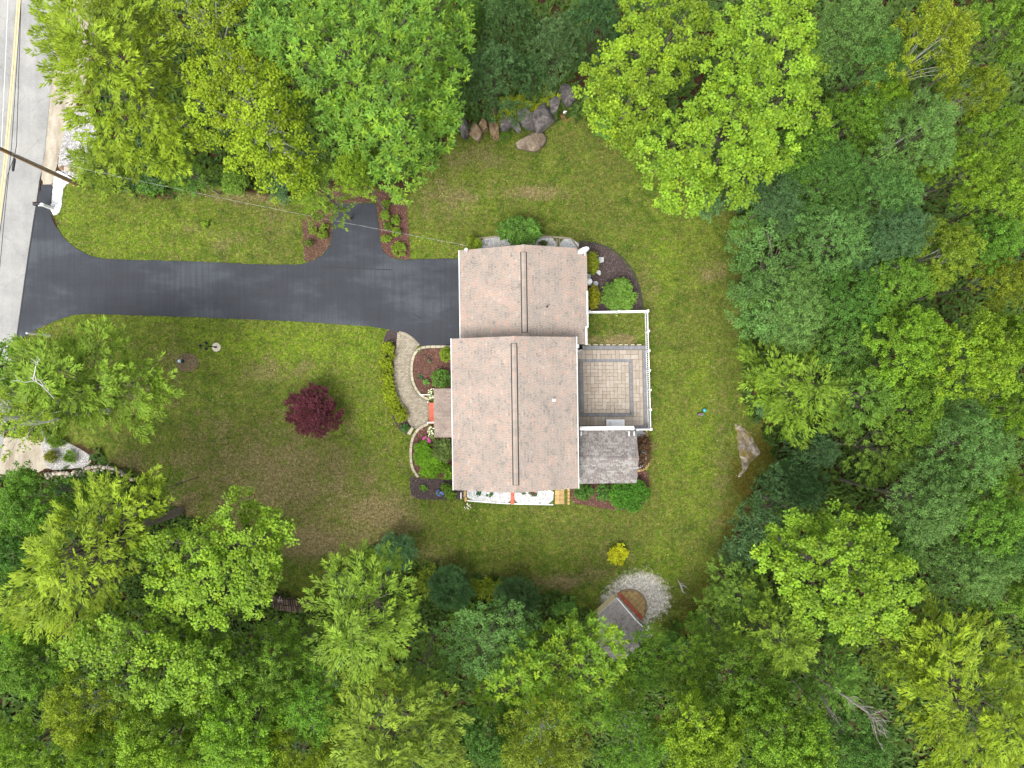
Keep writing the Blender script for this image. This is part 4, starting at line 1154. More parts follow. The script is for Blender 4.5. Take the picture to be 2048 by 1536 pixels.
def hero(sty, outline, zt, tint, label, lr=34, drop=3.5, zthin=.75, base=None, dens=1.0, seed=1, trunk_r=.2, mat=None, core=None):
    """a tree grown to its own outline on the plan: boughs fill the outline, the crown domes towards its middle"""
    rr = random.Random(seed); r = np.random.default_rng(seed)
    zr = zt * .82; f = K * (H - zr) / H
    xs = [p[0] for p in outline]; ys = [p[1] for p in outline]; pts = []
    cand = np.stack([r.uniform(min(xs), max(xs), 4000), r.uniform(min(ys), max(ys), 4000)], 1)
    d = seg_dist(cand[:, 0], cand[:, 1], outline); ins = in_poly(cand[:, 0], cand[:, 1], outline)
    cand = cand[ins & (d > lr * .62)]; d = seg_dist(cand[:, 0], cand[:, 1], outline); dm = d.max()
    order = np.argsort(d + r.uniform(0, lr * .5, len(d)))
    for k in order:
        if all((cand[k, 0] - q[0]) ** 2 + (cand[k, 1] - q[1]) ** 2 > (lr * 1.08) ** 2 for q in pts): pts.append((cand[k, 0], cand[k, 1], d[k]))
    if base is None:
        bx = sum(q[0] for q in pts) / len(pts); by = sum(q[1] for q in pts) / len(pts); b = P(bx, by, zr)
    else: b = P(base[0], base[1], 0)
    if base is None: b = b + Vector((b.x, b.y, 0)).normalized() * 1.2; b.z = 0
    lobes = []
    for (x, y, dd) in pts:
        k = lr * f * rr.uniform(.72, 1.22); z = zt - k * .8 - drop * (1 - dd / dm) ** 1.6 + rr.uniform(-1.7, .5)
        p = P(x, y, z); lobes.append((p.x - b.x, p.y - b.y, z, k, k * rr.uniform(.85, 1.15), k * zthin))
    if sty == 'spray':
        cx_ = sum(l[0] for l in lobes) / len(lobes); cy_ = sum(l[1] for l in lobes) / len(lobes); q = lr * f
        for gx_, gy_ in {(0.0, 0.0), (cx_, cy_)}:
            lobes.append((gx_, gy_, zt + .2, q * .7, q * .7, q * .5))
            for i in range(4): a = i * 1.57 + rr.random(); lobes.append((gx_ + q * .75 * math.cos(a), gy_ + q * .75 * math.sin(a), zt - .9 + rr.uniform(-.4, .3), q * .7, q * .7, q * .45))
    V, T, Hh = foliage(lobes, sty, r, (0, 0), dens * (1.12 if sty == 'spray' else 1.0))
    e = plant_root(sty, b.x, b.y, label)
    o = link("crown", quads_mesh("crown", V, T, Hh), M['needle' if sty in ('spray', 'puff') else 'leaf'], e); o.color = (*TINT[tint], 1)
    link("trunk", limbs_mesh("trunk", lobes, zt, trunk_r * (1.0 if base else (.7 if sty == 'spray' else 1.0)), rr, twigs=sty not in ('spray', 'puff')), M[mat or ('birch_bark' if sty in ('birch', 'sparse') else 'bark')], e)
    return e


# ---------------------------------------------------------------- trees with outlines of their own
hero('maple', [(1160, 150), (1185, 110), (1225, 75), (1260, 20), (1260, -40), (1420, -40), (1425, 40), (1400, 100), (1380, 160), (1330, 215), (1290, 265), (1240, 300), (1200, 270), (1165, 220)], 15.5, 'limey',
     "lime green maple overhanging the boulders, paler limbs showing through its crown", lr=34, seed=11)
hero('maple', [(1380, 180), (1430, 120), (1450, 40), (1475, -40), (1570, -40), (1620, 20), (1640, 110), (1655, 200), (1640, 260), (1590, 300), (1560, 360), (1510, 420), (1440, 410), (1400, 440), (1320, 425), (1280, 350), (1265, 290), (1300, 240)], 16.5, 'lime',
     "big pale green maple spreading over the north-east corner of the lawn", lr=36, seed=12)
hero('oak', [(500, 90), (520, -40), (930, -40), (945, 60), (930, 130), (925, 200), (905, 260), (870, 330), (850, 380), (760, 385), (735, 320), (650, 300), (620, 210), (560, 190)], 17.5, 'oak',
     "huge mid green oak with star-shaped leaf clusters above the turning spur", lr=33, seed=13, dens=1.05, drop=5)
hero('birch', [(360, 150), (420, 95), (500, 90), (560, 130), (600, 200), (625, 290), (640, 350), (600, 390), (520, 375), (440, 300), (390, 240)], 16, 'gold',
     "golden yellow birch with fine leaves between the oak and the roadside pines", lr=32, seed=14, dens=1.35)
hero('birch', [(310, 70), (340, -40), (490, -40), (495, 60), (440, 90), (380, 120), (340, 110)], 14.5, 'yell', "yellow-green birch at the top edge behind the roadside pines", lr=28, seed=15)
hero('spray', [(75, -30), (300, -40), (330, 60), (350, 150), (370, 240), (390, 320), (330, 350), (240, 340), (180, 280), (130, 180), (110, 120), (90, 50)], 15, 'yell',
     "large yellow-green pine with drooping feathery sprays overhanging the roadside", lr=30, seed=16, drop=5, zthin=.6, dens=1.1)
hero('spray', [(165, 335), (190, 300), (240, 300), (255, 350), (235, 382), (190, 380)], 5.5, 'olive', "bright bushy arborvitae beside the foot of the utility pole", lr=16, seed=17, drop=1.5, trunk_r=.12)
hero('puff', [(235, 300), (300, 280), (340, 320), (345, 365), (290, 385), (245, 370)], 5, 'blue', "small bluish spruce standing in the shade behind the upper front lawn", lr=18, seed=18, drop=1.2, trunk_r=.12)
hero('spray', [(0, 735), (60, 690), (130, 690), (190, 650), (255, 675), (270, 720), (310, 735), (345, 790), (310, 815), (285, 875), (230, 830), (170, 840), (120, 860), (60, 860), (0, 850)], 13, 'pine',
     "wide light green pine standing alone over the west end of the front lawn", lr=24, seed=19, dens=1.35, drop=4.5, zthin=.55)
hero('sparse', [(-60, 790), (20, 770), (90, 790), (130, 830), (120, 880), (70, 905), (0, 900), (-60, 880)], 15, 'yell', "thin-leaved birch with white limbs leaning over the sandy track", lr=26, seed=20, trunk_r=.2)
hero('broad', [(-50, 690), (0, 680), (60, 690), (90, 720), (60, 780), (0, 800), (-60, 790)], 12, 'mid', "green broadleaf tree hanging over the road at the west edge", lr=26, seed=21)
hero('maple', [(490, 968), (512, 990), (506, 1020), (548, 1015), (566, 1040), (598, 1062), (578, 1090), (576, 1130), (556, 1180), (516, 1212), (484, 1256), (440, 1240), (390, 1250), (360, 1218), (320, 1210), (300, 1170), (320, 1140), (270, 1100), (290, 1060), (360, 1060), (420, 1050), (440, 1010), (470, 1000)], 16.5, 'lime',
     "bright lime maple with rounded clumps reaching over the south-west lawn", lr=25, seed=22, dens=1.15, drop=4)
hero('maple', [(110, 1300), (130, 1250), (200, 1210), (270, 1180), (330, 1240), (400, 1260), (470, 1290), (490, 1340), (440, 1400), (380, 1440), (300, 1420), (240, 1400), (190, 1360)], 15, 'maple',
     "pale tipped maple below the lime maple in the south-west wood", lr=28, seed=23)
hero('spray', [(70, 1130), (100, 1060), (150, 1000), (200, 950), (260, 960), (310, 940), (330, 990), (300, 1040), (290, 1090), (240, 1150), (220, 1220), (130, 1260), (40, 1240), (0, 1180)], 16, 'yell',
     "yellow-green pine whose grey trunk foot shows at the edge of the lawn", lr=27, seed=24, drop=4.5, zthin=.55, base=(360, 1022), trunk_r=.30)
hero('spray', [(640, 1150), (700, 1110), (730, 1090), (790, 1130), (830, 1180), (830, 1240), (800, 1300), (760, 1340), (700, 1350), (660, 1320), (650, 1250), (630, 1190)], 16, 'pine',
     "light green pine with pale twigs standing behind the woodpile", lr=26, seed=25, drop=5, zthin=.55)
hero('spray', [(660, 1400), (720, 1360), (800, 1330), (870, 1370), (910, 1430), (900, 1500), (920, 1580), (680, 1580), (650, 1480)], 15, 'olive', "olive green pine at the bottom edge below the woodpile pine", lr=30, seed=26, drop=5, zthin=.55)
hero('fine', [(640 + 240, 1300), (870, 1250), (900, 1220), (960, 1215), (1010, 1195), (1060, 1220), (1080, 1260), (1060, 1330), (1000, 1380), (930, 1370), (890, 1340)], 10, 'ash', "grey-green fine-leaved tree behind the two round dark shrubs", lr=28, seed=27)
hero('oak', [(940, 1380), (990, 1300), (1080, 1250), (1150, 1210), (1210, 1230), (1260, 1290), (1280, 1350), (1270, 1430), (1230, 1470), (1150, 1450), (1060, 1470), (980, 1460)], 11, 'maple', "broad green tree crowding over the west side of the playhouse roof", lr=32, seed=28, dens=.9)
hero('maple', [(1510, 1110), (1540, 1050), (1600, 1040), (1655, 1000), (1690, 1020), (1760, 1040), (1790, 1100), (1840, 1160), (1850, 1220), (1800, 1265), (1750, 1290), (1680, 1275), (1600, 1240), (1540, 1170)], 17, 'lime',
     "bright green maple with yellow-tipped clusters south-east of the lawn", lr=29, seed=29, dens=1.1, drop=4.5)
hero('spray', [(1790, 1290), (1830, 1230), (1900, 1215), (1970, 1240), (2020, 1300), (2090, 1340), (2090, 1580), (1870, 1580), (1850, 1480), (1800, 1400)], 16, 'yell', "big yellow-green pine in the south-east corner", lr=31, seed=30, drop=5.5, zthin=.55)
hero('spray', [(1480, 760), (1500, 700), (1560, 695), (1630, 700), (1680, 740), (1690, 800), (1640, 850), (1610, 890), (1560, 860), (1520, 820)], 10, 'pine', "light green pine by the mossy rock ledge", lr=24, seed=31, drop=4, zthin=.55)
hero('fine', [(1450, 620), (1465, 500), (1480, 430), (1540, 400), (1600, 430), (1640, 520), (1630, 620), (1570, 690), (1510, 690), (1470, 660)], 10, 'ash', "grey-green fine-leaved tree along the east side of the lawn", lr=30, seed=32)
hero('puff', [(1450, 1080), (1490, 1010), (1530, 950), (1600, 900), (1660, 930), (1640, 1000), (1580, 1030), (1530, 1070), (1510, 1110), (1470, 1120)], 8.5, 'blue', "dark bluish pine below the mossy rock ledge", lr=24, seed=33, drop=2.5)

# ---------------------------------------------------------------- the other trees of the wood
TREES = [
    ('broad', 2035, 1195, 75, 13, 'mid', "mid green tree at the east edge above the corner pine"),
    ('fine', 2030, 1100, 70, 13, 'ash', "grey-green tree at the east edge beside the yellow-tipped maple's neighbours"),
    ('spray', 235, 30, 80, 14, 'olive', "olive pine at the top edge above the roadside pine"),
    ('spray', 350, 330, 55, 9, 'pine2', "low dark pine at the back of the upper front lawn"),
    ('spray', 632, 368, 76, 12, 'pine', "feathery green pine hanging over the west side of the turning spur"),
    ('maple', 712, 338, 56, 13, 'lime', "small lime maple over the head of the turning spur"),
    ('broad', 560, 40, 70, 13, 'deep', "deep green tree at the top edge between birch and oak"),
    ('puff', 985, 135, 92, 10.5, 'blue', "grey-green pine rising behind the orange boulders"),
    ('puff', 1112, 78, 78, 10.5, 'blue', "grey-green pine behind the largest boulders"),
    ('puff', 1065, 135, 50, 7.5, 'dark', "low dark pine directly behind the lime ferns"),
    ('puff', 1010, 20, 80, 11, 'dark', "dark pine at the top edge beside the oak"),
    ('puff', 1195, 30, 75, 11, 'dark', "dark pine at the top edge beside the lime maple"),
    ('broad', 940, 40, 50, 9, 'deep', "shaded low tree in the gap at the oak's east side"),
    ('broad', 1610, 300, 75, 12, 'mid', "mid green tree tucked below the big pale maple"),
    ('fine', 1690, 60, 85, 15, 'ash', "grey-green tree at the top edge next to the big pale maple"),
    ('fine', 1755, 120, 70, 14, 'ash', "grey-green tree below the top edge, west of the yellow birch"),
    ('birch', 1870, 85, 100, 16.5, 'yell', "yellow birch with bare pale branches in the north-east wood"),
    ('birch', 1960, 180, 60, 14, 'olive', "olive birch east of the yellow birch"),
    ('broad', 2010, 60, 85, 15, 'mid', "mid green tree in the north-east corner"),
    ('broad', 1775, 195, 55, 12.5, 'limey', "small yellow-lime tree west of the bluish spreading tree"),
    ('broad', 1720, 235, 72, 12, 'mid', "green tree in the dip between the big pale maple and the bluish tree"),
    ('fine', 1850, 265, 100, 16, 'ash', "bluish spreading tree in the middle of the north-east wood"),
    ('broad', 1990, 280, 80, 14, 'maple', "fresh green tree at the east edge under the olive birch"),
    ('broad', 1930, 350, 68, 14, 'maple', "yellow-green round tree east of the bluish spreading tree"),
    ('broad', 2020, 400, 75, 14.5, 'lime', "pale green tree at the east edge above the gap"),
    ('fine', 1660, 350, 90, 12, 'deep', "dark green tree south-east of the big pale maple"),
    ('fine', 1775, 385, 85, 13.5, 'ash', "grey-green tree south of the bluish spreading tree"),
    ('fine', 1560, 395, 80, 10, 'dark', "dark low tree under the south rim of the big pale maple"),
    ('fine', 1680, 470, 95, 13, 'ash', "fine-leaved dull green tree level with the garage, well inside the wood"),
    ('fine', 1790, 470, 75, 14.5, 'blue', "bluish green tree level with the garage ridge"),
    ('birch', 1890, 505, 80, 14, 'olive', "olive yellow tree level with the garage by the east edge"),
    ('broad', 1975, 480, 75, 14, 'mid', "mid green tree by the east edge level with the garage"),
    ('fine', 1600, 610, 95, 10.5, 'ash', "dull green tree east of the patio fence behind the lawn's first row"),
    ('fine', 1710, 600, 85, 12, 'deep', "shaded deep green tree east of the patio in the wood"),
    ('broad', 1800, 560, 85, 13, 'mid', "mid green tree east of the patio beneath the olive yellow tree"),
    ('broad', 2020, 560, 70, 13, 'olive', "olive tree at the east edge above the bare grey limbs"),
    ('broad', 1820, 690, 100, 14, 'maple', "yellow-tipped green tree due east of the patio"),
    ('maple', 1950, 720, 105, 15.5, 'lime', "large pale maple due east by the picture's edge"),
    ('maple', 2035, 680, 60, 15, 'lime', "lime maple cut by the east edge level with the patio"),
    ('broad', 1700, 690, 80, 10.5, 'deep', "deep green tree north-east of the ledge pine"),
    ('spray', 1735, 790, 85, 12, 'pine2', "green pine just east of the ledge pine"),
    ('broad', 1830, 820, 90, 13, 'mid', "mid green tree south of the yellow-tipped tree"),
    ('fine', 1945, 890, 115, 15, 'ash', "wide grey-green tree level with the sunroom near the east edge"),
    ('broad', 2040, 820, 70, 14.5, 'maple', "green tree at the east edge level with the sunroom"),
    ('spray', 1780, 905, 80, 11, 'pine2', "shaded pine north-east of the brown clearing"),
    ('puff', 1602, 968, 66, 7.5, 'dark', "low dark pine at the foot of the rock ledge"),
    ('puff', 1642, 900, 60, 7.5, 'blue', "low grey pine behind the ledge pine"),
    ('fine', 1860, 1010, 105, 14.5, 'ash', "grey-green tree north-east of the yellow-tipped maple"),
    ('broad', 1975, 1040, 95, 15, 'mid', "bright mid green tree near the east edge below the wide grey-green tree"),
    ('spray', 2040, 985, 60, 14, 'olive', "olive pine at the east edge behind the grey-green trees"),
    ('fine', 1940, 1140, 90, 14, 'ash', "grey-green tree above the south-east corner pine"),
    ('broad', 1790, 1090, 70, 11, 'deep', "deep green tree in the shadow of the yellow-tipped maple"),
    ('spray', 1830, 1320, 90, 14, 'olive', "olive pine west of the south-east corner pine"),
    ('spray', 1485, 1190, 72, 7, 'pine2', "green pine leaning over the lawn's south-east corner"),
    ('spray', 1440, 1262, 62, 6.5, 'pine2', "low green pine south of the lawn's south-east corner"),
    ('spray', 1570, 1290, 95, 12, 'pine', "light green pine below the yellow-tipped maple"),
    ('spray', 1670, 1360, 85, 12, 'pine2', "green pine beside the bare dead branches"),
    ('broad', 1500, 1390, 95, 12.5, 'mid', "mid green tree south-east of the playhouse"),
    ('broad', 1390, 1355, 85, 9, 'mid', "shaded green tree south of the playhouse"),
    ('maple', 1570, 1490, 110, 15.5, 'maple', "pale tipped maple at the bottom edge below the dead branches"),
    ('maple', 1400, 1490, 100, 15, 'lime', "pale lime maple at the bottom edge south of the playhouse"),
    ('broad', 1720, 1500, 85, 13, 'deep', "deep green tree at the bottom edge near the dead branches"),
    ('birch', 1265, 1490, 85, 14, 'mid', "small-leaved green tree at the bottom edge below the broad green tree"),
    ('birch', 1090, 1500, 105, 15, 'olive', "olive birch at the bottom edge south of the grey-green tree"),
    ('broad', 980, 1480, 70, 12, 'deep', "deep green tree in the gap beside the olive birch"),
    ('broad', 1300, 1328, 74, 7.5, 'mid', "green tree covering the south half of the playhouse roof"),
    ('spray', 840, 1360, 60, 11, 'pine2', "dark pine between the grey-green tree and the olive pine"),
    ('spray', 600, 1290, 62, 7, 'pine2', "low dark pine south of the woodpile"),
    ('broad', 550, 1340, 90, 12, 'mid', "mid green tree south-west of the woodpile"),
    ('birch', 630, 1410, 85, 12.5, 'mid', "small-leaved green tree at the south below the woodpile"),
    ('maple', 480, 1470, 110, 14, 'maple', "green maple at the bottom edge below the pale tipped maple"),
    ('birch', 590, 1510, 80, 13, 'yell', "yellow birch at the bottom edge between maple and olive pine"),
    ('maple', 310, 1490, 105, 14.5, 'lime', "lime maple at the bottom edge in the south-west wood"),
    ('birch', 160, 1430, 100, 14, 'yell', "yellow birch near the south-west corner"),
    ('broad', 50, 1500, 95, 13.5, 'maple', "fresh green tree in the south-west corner"),
    ('broad', 60, 1330, 85, 12.5, 'mid', "mid green tree at the west edge above the corner"),
    ('broad', 190, 1500, 75, 13.5, 'limey', "yellow-lime tree at the bottom edge near the south-west corner"),
    ('broad', 65, 1010, 100, 13.5, 'mid', "mid green tree south of the sandy track"),
    ('broad', 10, 1110, 80, 13, 'deep', "deep green tree at the west edge below the sandy track"),
    ('broad', 60, 1250, 70, 12.5, 'maple', "fresh green tree at the west edge beneath the yellow-green pine"),
    ('broad', 380, 1290, 70, 11, 'deep', "shaded tree between the lime maple and the pale tipped maple"),
    ('broad', 460, 1340, 80, 12, 'mid', "mid green tree south of the lime maple"),
    ('puff', 140, 985, 45, 6, 'dark', "small dark pine below the dry stone wall"),
    ('spray', 330, 975, 34, 6, 'pine', "small bright pine at the edge of the bare grass"),
]
for t in TREES: tree(*t)


# ---------------------------------------------------------------- shrubs
def shrub(px, py, rx, ry, h, sty, tint, label, name='shrub', group='garden shrubs', dens=1.0, zb=0.0, mat='leaf', flowers=None, n=1):
    """shrub with its middle over the plan point; rx, ry in plan pixels at its own height"""
    zr = h * .6; f = K * (H - zr) / H; c = P(px, py, zr); r = np.random.default_rng(int(px * 7 + py)); rr = random.Random(int(px + py * 3))
    e = empty(name, (c.x, c.y, 0), label, 'shrub', group)
    RX, RY = rx * f, ry * f
    s = STY[sty]; pad = min(s['rc'] * .55, RX * .3, RY * .3)
    if n == 1: lb = [(0, 0, h * .48, RX - pad, RY - pad, h * .5 - pad * .6)]
    else:
        lb = [(0, 0, h * .45, RX * .7, RY * .7, h * .48)]
        for i in range(n):
            a = 2 * PI * i / n + rr.uniform(-.3, .3); k = rr.uniform(.38, .52)
            lb.append((RX * (1 - k) * math.cos(a), RY * (1 - k) * math.sin(a), h * rr.uniform(.42, .62), RX * k, RY * k, h * .36))
    V, T, Hh = foliage(lb, sty, r, (0, 0), dens)
    V[..., 2] = np.maximum(V[..., 2], .02)
    o = link("foliage", quads_mesh("foliage", V, T, Hh), M['leaf'], e)
    tc = tint if isinstance(tint, tuple) else TINT[tint]; o.color = jit(tuple(min(.45, q * 1.32) for q in tc), rr, .05)
    m = MB()
    for i in range(5):
        a = i * 1.26 + rr.uniform(-.3, .3); m.tube([(0, 0, 0), (RX * .35 * math.cos(a), RY * .35 * math.sin(a), h * .35), (RX * .6 * math.cos(a), RY * .6 * math.sin(a), h * .6)], [.03, .022, .01], 5, cap=False)
    m.obj("stem", M['bark_dark'], e)
    if flowers:
        fm, cnt, sz = flowers; q = MB()
        for _ in range(cnt):
            u = Vector((rr.gauss(0, 1), rr.gauss(0, 1), abs(rr.gauss(0, 1)) + .4)).normalized(); p = Vector((u.x * RX * .95, u.y * RY * .95, h * .48 + u.z * h * .5))
            for k in range(5):
                a = k * 1.2566 + rr.random(); d = Vector((math.cos(a), math.sin(a), .35)).normalized(); t = Vector((-d.y, d.x, 0)) * sz * .45
                q.add([p, p + d * sz * .6 + t, p + d * sz * 1.1, p + d * sz * .6 - t], [(0, 1, 2, 3)])
        tag(q.obj("blossom", M[fm], e), kind='stuff')
    return e


GL = (.130, .185, .016); BX = (.085, .185, .018); YG = (.200, .215, .012); LG = (.090, .180, .026)
SH = [
    (1040, 463, 43, 31, 2.6, 'bush', (.075, .165, .026), "large round green shrub against the north wall of the garage", dict(n=7)),
    (941, 482, 8, 13, 1.6, 'globe', GL, "slim yellow-green conifer by the garage corner, the one farther from the wall", {}),
    (954, 487, 10, 10, 1.3, 'globe', GL, "rounded yellow-green conifer touching the garage's north-west corner", {}),
    (1086, 487, 9, 6, .9, 'globe', (.06, .09, .02), "small dark conifer beside the large round shrub at the garage", {}),
    (1185, 526, 13, 23, 1.6, 'globe', (.15, .185, .012), "oval golden shrub under the satellite dish", {}),
    (1186, 594, 14, 23, 1.6, 'globe', YG, "oval golden shrub by the white round tank", {}),
    (1238, 591, 34, 33, 1.7, 'bush', LG, "round leafy green shrub in the dark mulch north of the fence", dict(n=7)),
    (1286, 903, 17, 33, 1.5, 'bush', (.085, .048, .026), "brown-leaved shrub at the east end of the sunroom", {}),
    (1259, 990, 41, 33, 1.5, 'box', (.055, .160, .012), "largest bright green clipped shrub at the sunroom corner", dict(n=6)),
    (1206, 985, 15, 20, 1.2, 'box', (.050, .125, .020), "dark green narrow shrub between two others south of the sunroom", {}),
    (1167, 984, 21, 17, 1.1, 'box', (.052, .135, .018), "green rounded shrub by the house's south-east corner", {}),
    (892, 709, 13, 15, 1.2, 'globe', (.12, .19, .014), "yellow-green globe shrub at the corner of driveway and house", {}),
    (883, 758, 21, 20, 1.2, 'box', (.075, .165, .024), "round green shrub north of the porch roof", {}),
    (852, 765, 9, 9, .5, 'bush', (.075, .17, .03), "small green plant beside the round shrub north of the porch", {}),
    (838, 756, 6, 5, .3, 'bush', (.06, .15, .05), "tiny green plant at the walkway bend in the red mulch", {}),
    (855, 713, 19, 14, .5, 'juniper', (.075, .105, .045), "straggly grey-green juniper in the red mulch north of the porch", dict(dens=.55)),
    (863, 788, 8, 13, .6, 'box', (.15, .20, .06), "cream-flecked shrub at the north side of the porch", dict(flowers=('petal_white', 26, .06))),
    (864, 865, 10, 14, .6, 'box', (.15, .20, .06), "cream-flecked shrub at the south side of the porch", dict(flowers=('petal_white', 26, .06))),
    (853, 881, 8, 8, .6, 'bush', (.05, .12, .03), "small bush covered in bright pink flowers", dict(flowers=('petal_pink', 34, .10))),
    (847, 907, 20, 27, .9, 'box', (.095, .205, .010), "bright moss-green spreading shrub behind the curved kerb", dict(dens=1.5, n=5)),
    (863, 933, 29, 22, .9, 'box', (.095, .205, .010), "bright moss-green spreading shrub above the dark mulch", dict(dens=1.5, n=5)),
    (886, 901, 22, 25, 1.3, 'bush', (.075, .120, .030), "duller olive-green round shrub by the house's west wall", dict(n=5)),
    (897, 945, 13, 14, 1.2, 'globe', (.085, .175, .012), "clipped globe shrub by the west wall, above the dark mulch", {}),
    (893, 977, 11, 12, 1.1, 'globe', (.085, .175, .012), "clipped globe shrub in the dark mulch by the blue flowers", {}),
    (901, 989, 11, 10, 1.0, 'globe', (.085, .170, .012), "clipped globe shrub at the south-west corner of the house", {}),
    (846, 975, 9, 8, .4, 'box', (.085, .175, .018), "little green mound alone in the dark mulch", {}),
    (879, 986, 9, 6, .35, 'bush', (.07, .15, .04), "low plant with blue flowers beside the clipped globes", dict(flowers=('petal_blue', 16, .07))),
    (935, 1012, 8, 7, .3, 'bush', (.13, .15, .07), "pale scraggly plant at the west end of the white gravel", dict(flowers=('petal_white', 12, .05), dens=.6)),
    (956, 987, 8, 5, .35, 'bush', (.03, .10, .04), "dark green plant in the western white gravel strip", {}),
    (979, 988, 8, 5, .35, 'bush', (.05, .12, .04), "green plant around the small light in the white gravel", {}),
    (1066, 987, 8, 5, .35, 'bush', (.05, .09, .04), "plant with a red bloom in the eastern white gravel strip", dict(flowers=('petal_red', 4, .07))),
    (1046, 986, 3, 3, .2, 'bush', (.05, .09, .04), "tiny plant in the eastern white gravel strip near the brick divider", {}),
    (811, 857, 11, 10, .5, 'box', (.055, .135, .030), "dark green mound at the south end of the walkway hedge", {}),
    (415, 447, 16, 10, .4, 'bush', (.10, .18, .012), "low green weedy clump alone in the upper front lawn", {}),
    (1237, 1110, 21, 21, .9, 'bush', (.32, .36, .010), "bright yellow shrub standing alone on the south lawn", dict(n=5)),
    (1352, 1252, 13, 11, .5, 'bush', (.07, .15, .02), "small green bush on the brown grass beside the playhouse", dict(dens=.7)),
    (1010, 275, 13, 15, .35, 'globe', (.065, .150, .014), "low bright green mat between the boulders", {}),
    (793, 1103, 40, 36, 2.6, 'tuft', (.095, .185, .085), "bluish round pine shrub at the south edge of the lawn", dict(dens=2.6, n=6)),
    (902, 1176, 46, 44, 2.8, 'tuft', (.075, .150, .058), "larger dark round shrub behind the bluish pine shrub", dict(dens=2.6, n=7)),
    (1035, 1192, 46, 40, 2.6, 'tuft', (.075, .150, .058), "dark round shrub nearer the playhouse", dict(dens=2.6, n=7)),
    (975, 1178, 40, 22, .9, 'fern', (.14, .20, .016), "lime ferns between the two dark round shrubs", dict(n=5, dens=1.6)),
    (850, 1160, 30, 30, .9, 'fern', (.13, .19, .016), "lime ferns beside the bluish pine shrub", dict(n=5, dens=1.6)),
    (1042, 217, 52, 26, .9, 'fern', (.17, .21, .012), "lime yellow ferns behind the grey boulders", dict(n=6, dens=1.8)),
    (1098, 196, 22, 16, .9, 'fern', (.15, .19, .014), "lime ferns between the two upright grey boulders", dict(n=4, dens=1.6)),
    (1000, 238, 18, 12, .7, 'fern', (.14, .19, .016), "lime ferns behind the orange boulders", dict(n=4, dens=1.6)),
    (113, 882, 18, 15, .7, 'tuft', (.11, .19, .018), "tussock at the north end of the grey gravel bed", dict(dens=7.0)),
    (105, 915, 15, 14, .6, 'tuft', (.14, .17, .020), "yellowish tussock beside the sandy track", dict(dens=7.0)),
    (141, 914, 13, 12, .6, 'tuft', (.10, .18, .018), "green tussock in the middle of the grey gravel bed", dict(dens=7.0)),
]
SPUR_L = [(648, 455, 9, 10, "upper bright bush west of the turning spur"), (626, 461, 8, 8, "smaller bush farthest from the turning spur on its west side"), (645, 469, 11, 9, "lower bright bush touching its neighbour west of the spur"), (617, 487, 9, 8, "lone brownish bush at the lawn side of the west spur bed")]
for x, y, a, b, lb in SPUR_L: SH.append((x, y, a, b, .8, 'box', (.105, .165, .014) if y < 480 else (.09, .13, .02), lb, {}))
SPUR_R = [(771, 408, 9, 12, "topmost bush east of the turning spur, under the oak"), (770, 431, 11, 11, "second bush from the top along the spur's east edge"), (791, 440, 9, 11, "upright bush on the lawn side, upper middle of the east spur bed"), (777, 452, 9, 9, "small dark bush in the middle of the east spur bed"),
          (793, 465, 11, 11, "bush on the lawn side, lower middle of the east spur bed"), (773, 477, 11, 9, "low bush at the spur's bend, east side"), (798, 498, 15, 15, "biggest bush, at the driveway end of the east spur bed")]
for x, y, a, b, lb in SPUR_R: SH.append((x, y, a, b, .8, 'box', (.10, .165, .014), lb, {}))
for (x, y, a, b, h, st, tn, lb, kw) in SH:
    shrub(x, y, a, b, h, st, tn, lb, name='fern' if st == 'fern' else ('grass_tussock' if st == 'tuft' and h < 1 else 'shrub'), group='ferns' if st == 'fern' else 'garden shrubs', **kw)

EDGE = [(1500, 590, 26, 2.2), (1496, 655, 24, 2.0), (1490, 690, 20, 1.6), (1530, 815, 20, 1.6), (1580, 868, 20, 1.6), (1576, 935, 20, 1.6), (1490, 455, 30, 2.4), (1470, 400, 24, 2.0), (1400, 1245, 26, 2.0), (1345, 1285, 24, 1.8), (1440, 1180, 26, 2.2),
        (1466, 1110, 22, 1.8), (1190, 1245, 22, 1.8), (1130, 1215, 26, 2.0), (930, 1225, 30, 2.0), (690, 1170, 28, 2.0), (300, 372, 26, 1.8), (380, 362, 28, 1.8), (470, 365, 28, 1.8), (560, 385, 26, 1.8), (900, 235, 22, 1.8), (1210, 255, 24, 1.8), (1330, 330, 28, 2.0), (1420, 410, 26, 2.0)]
WHERE = ["wild shrub at the east lawn edge level with the garage", "wild shrub at the east lawn edge level with the fence corner", "wild shrub at the east lawn edge level with the patio's north side", "wild shrub just north of the pale rock ledge", "wild shrub behind the north tip of the rock ledge", "wild shrub at the south end of the rock ledge",
         "wild shrub under the south-east rim of the big pale maple", "wild shrub below the southern tip of the big pale maple", "wild shrub at the wood's edge south-east of the driftwood", "wild shrub at the wood's edge beside the small green bush by the playhouse", "wild shrub in the lawn's south-east corner", "wild shrub at the east lawn edge near the dark bluish pine",
         "wild shrub beside the playhouse's beige wall", "wild shrub between the playhouse and the nearer dark round shrub", "wild shrub between the two dark round shrubs, behind the ferns", "wild shrub at the foot of the pine behind the woodpile", "wild shrub at the back of the upper lawn nearest the bluish spruce", "wild shrub at the back of the upper lawn, second along from the bluish spruce",
         "wild shrub at the back of the upper lawn, third along from the bluish spruce", "wild shrub at the back of the upper lawn nearest the turning spur", "wild shrub by the oak's east rim beside the boulders", "wild shrub under the lime maple's lawn side", "wild shrub between the two pale maples at the lawn edge", "wild shrub under the big pale maple's lowest tip"]
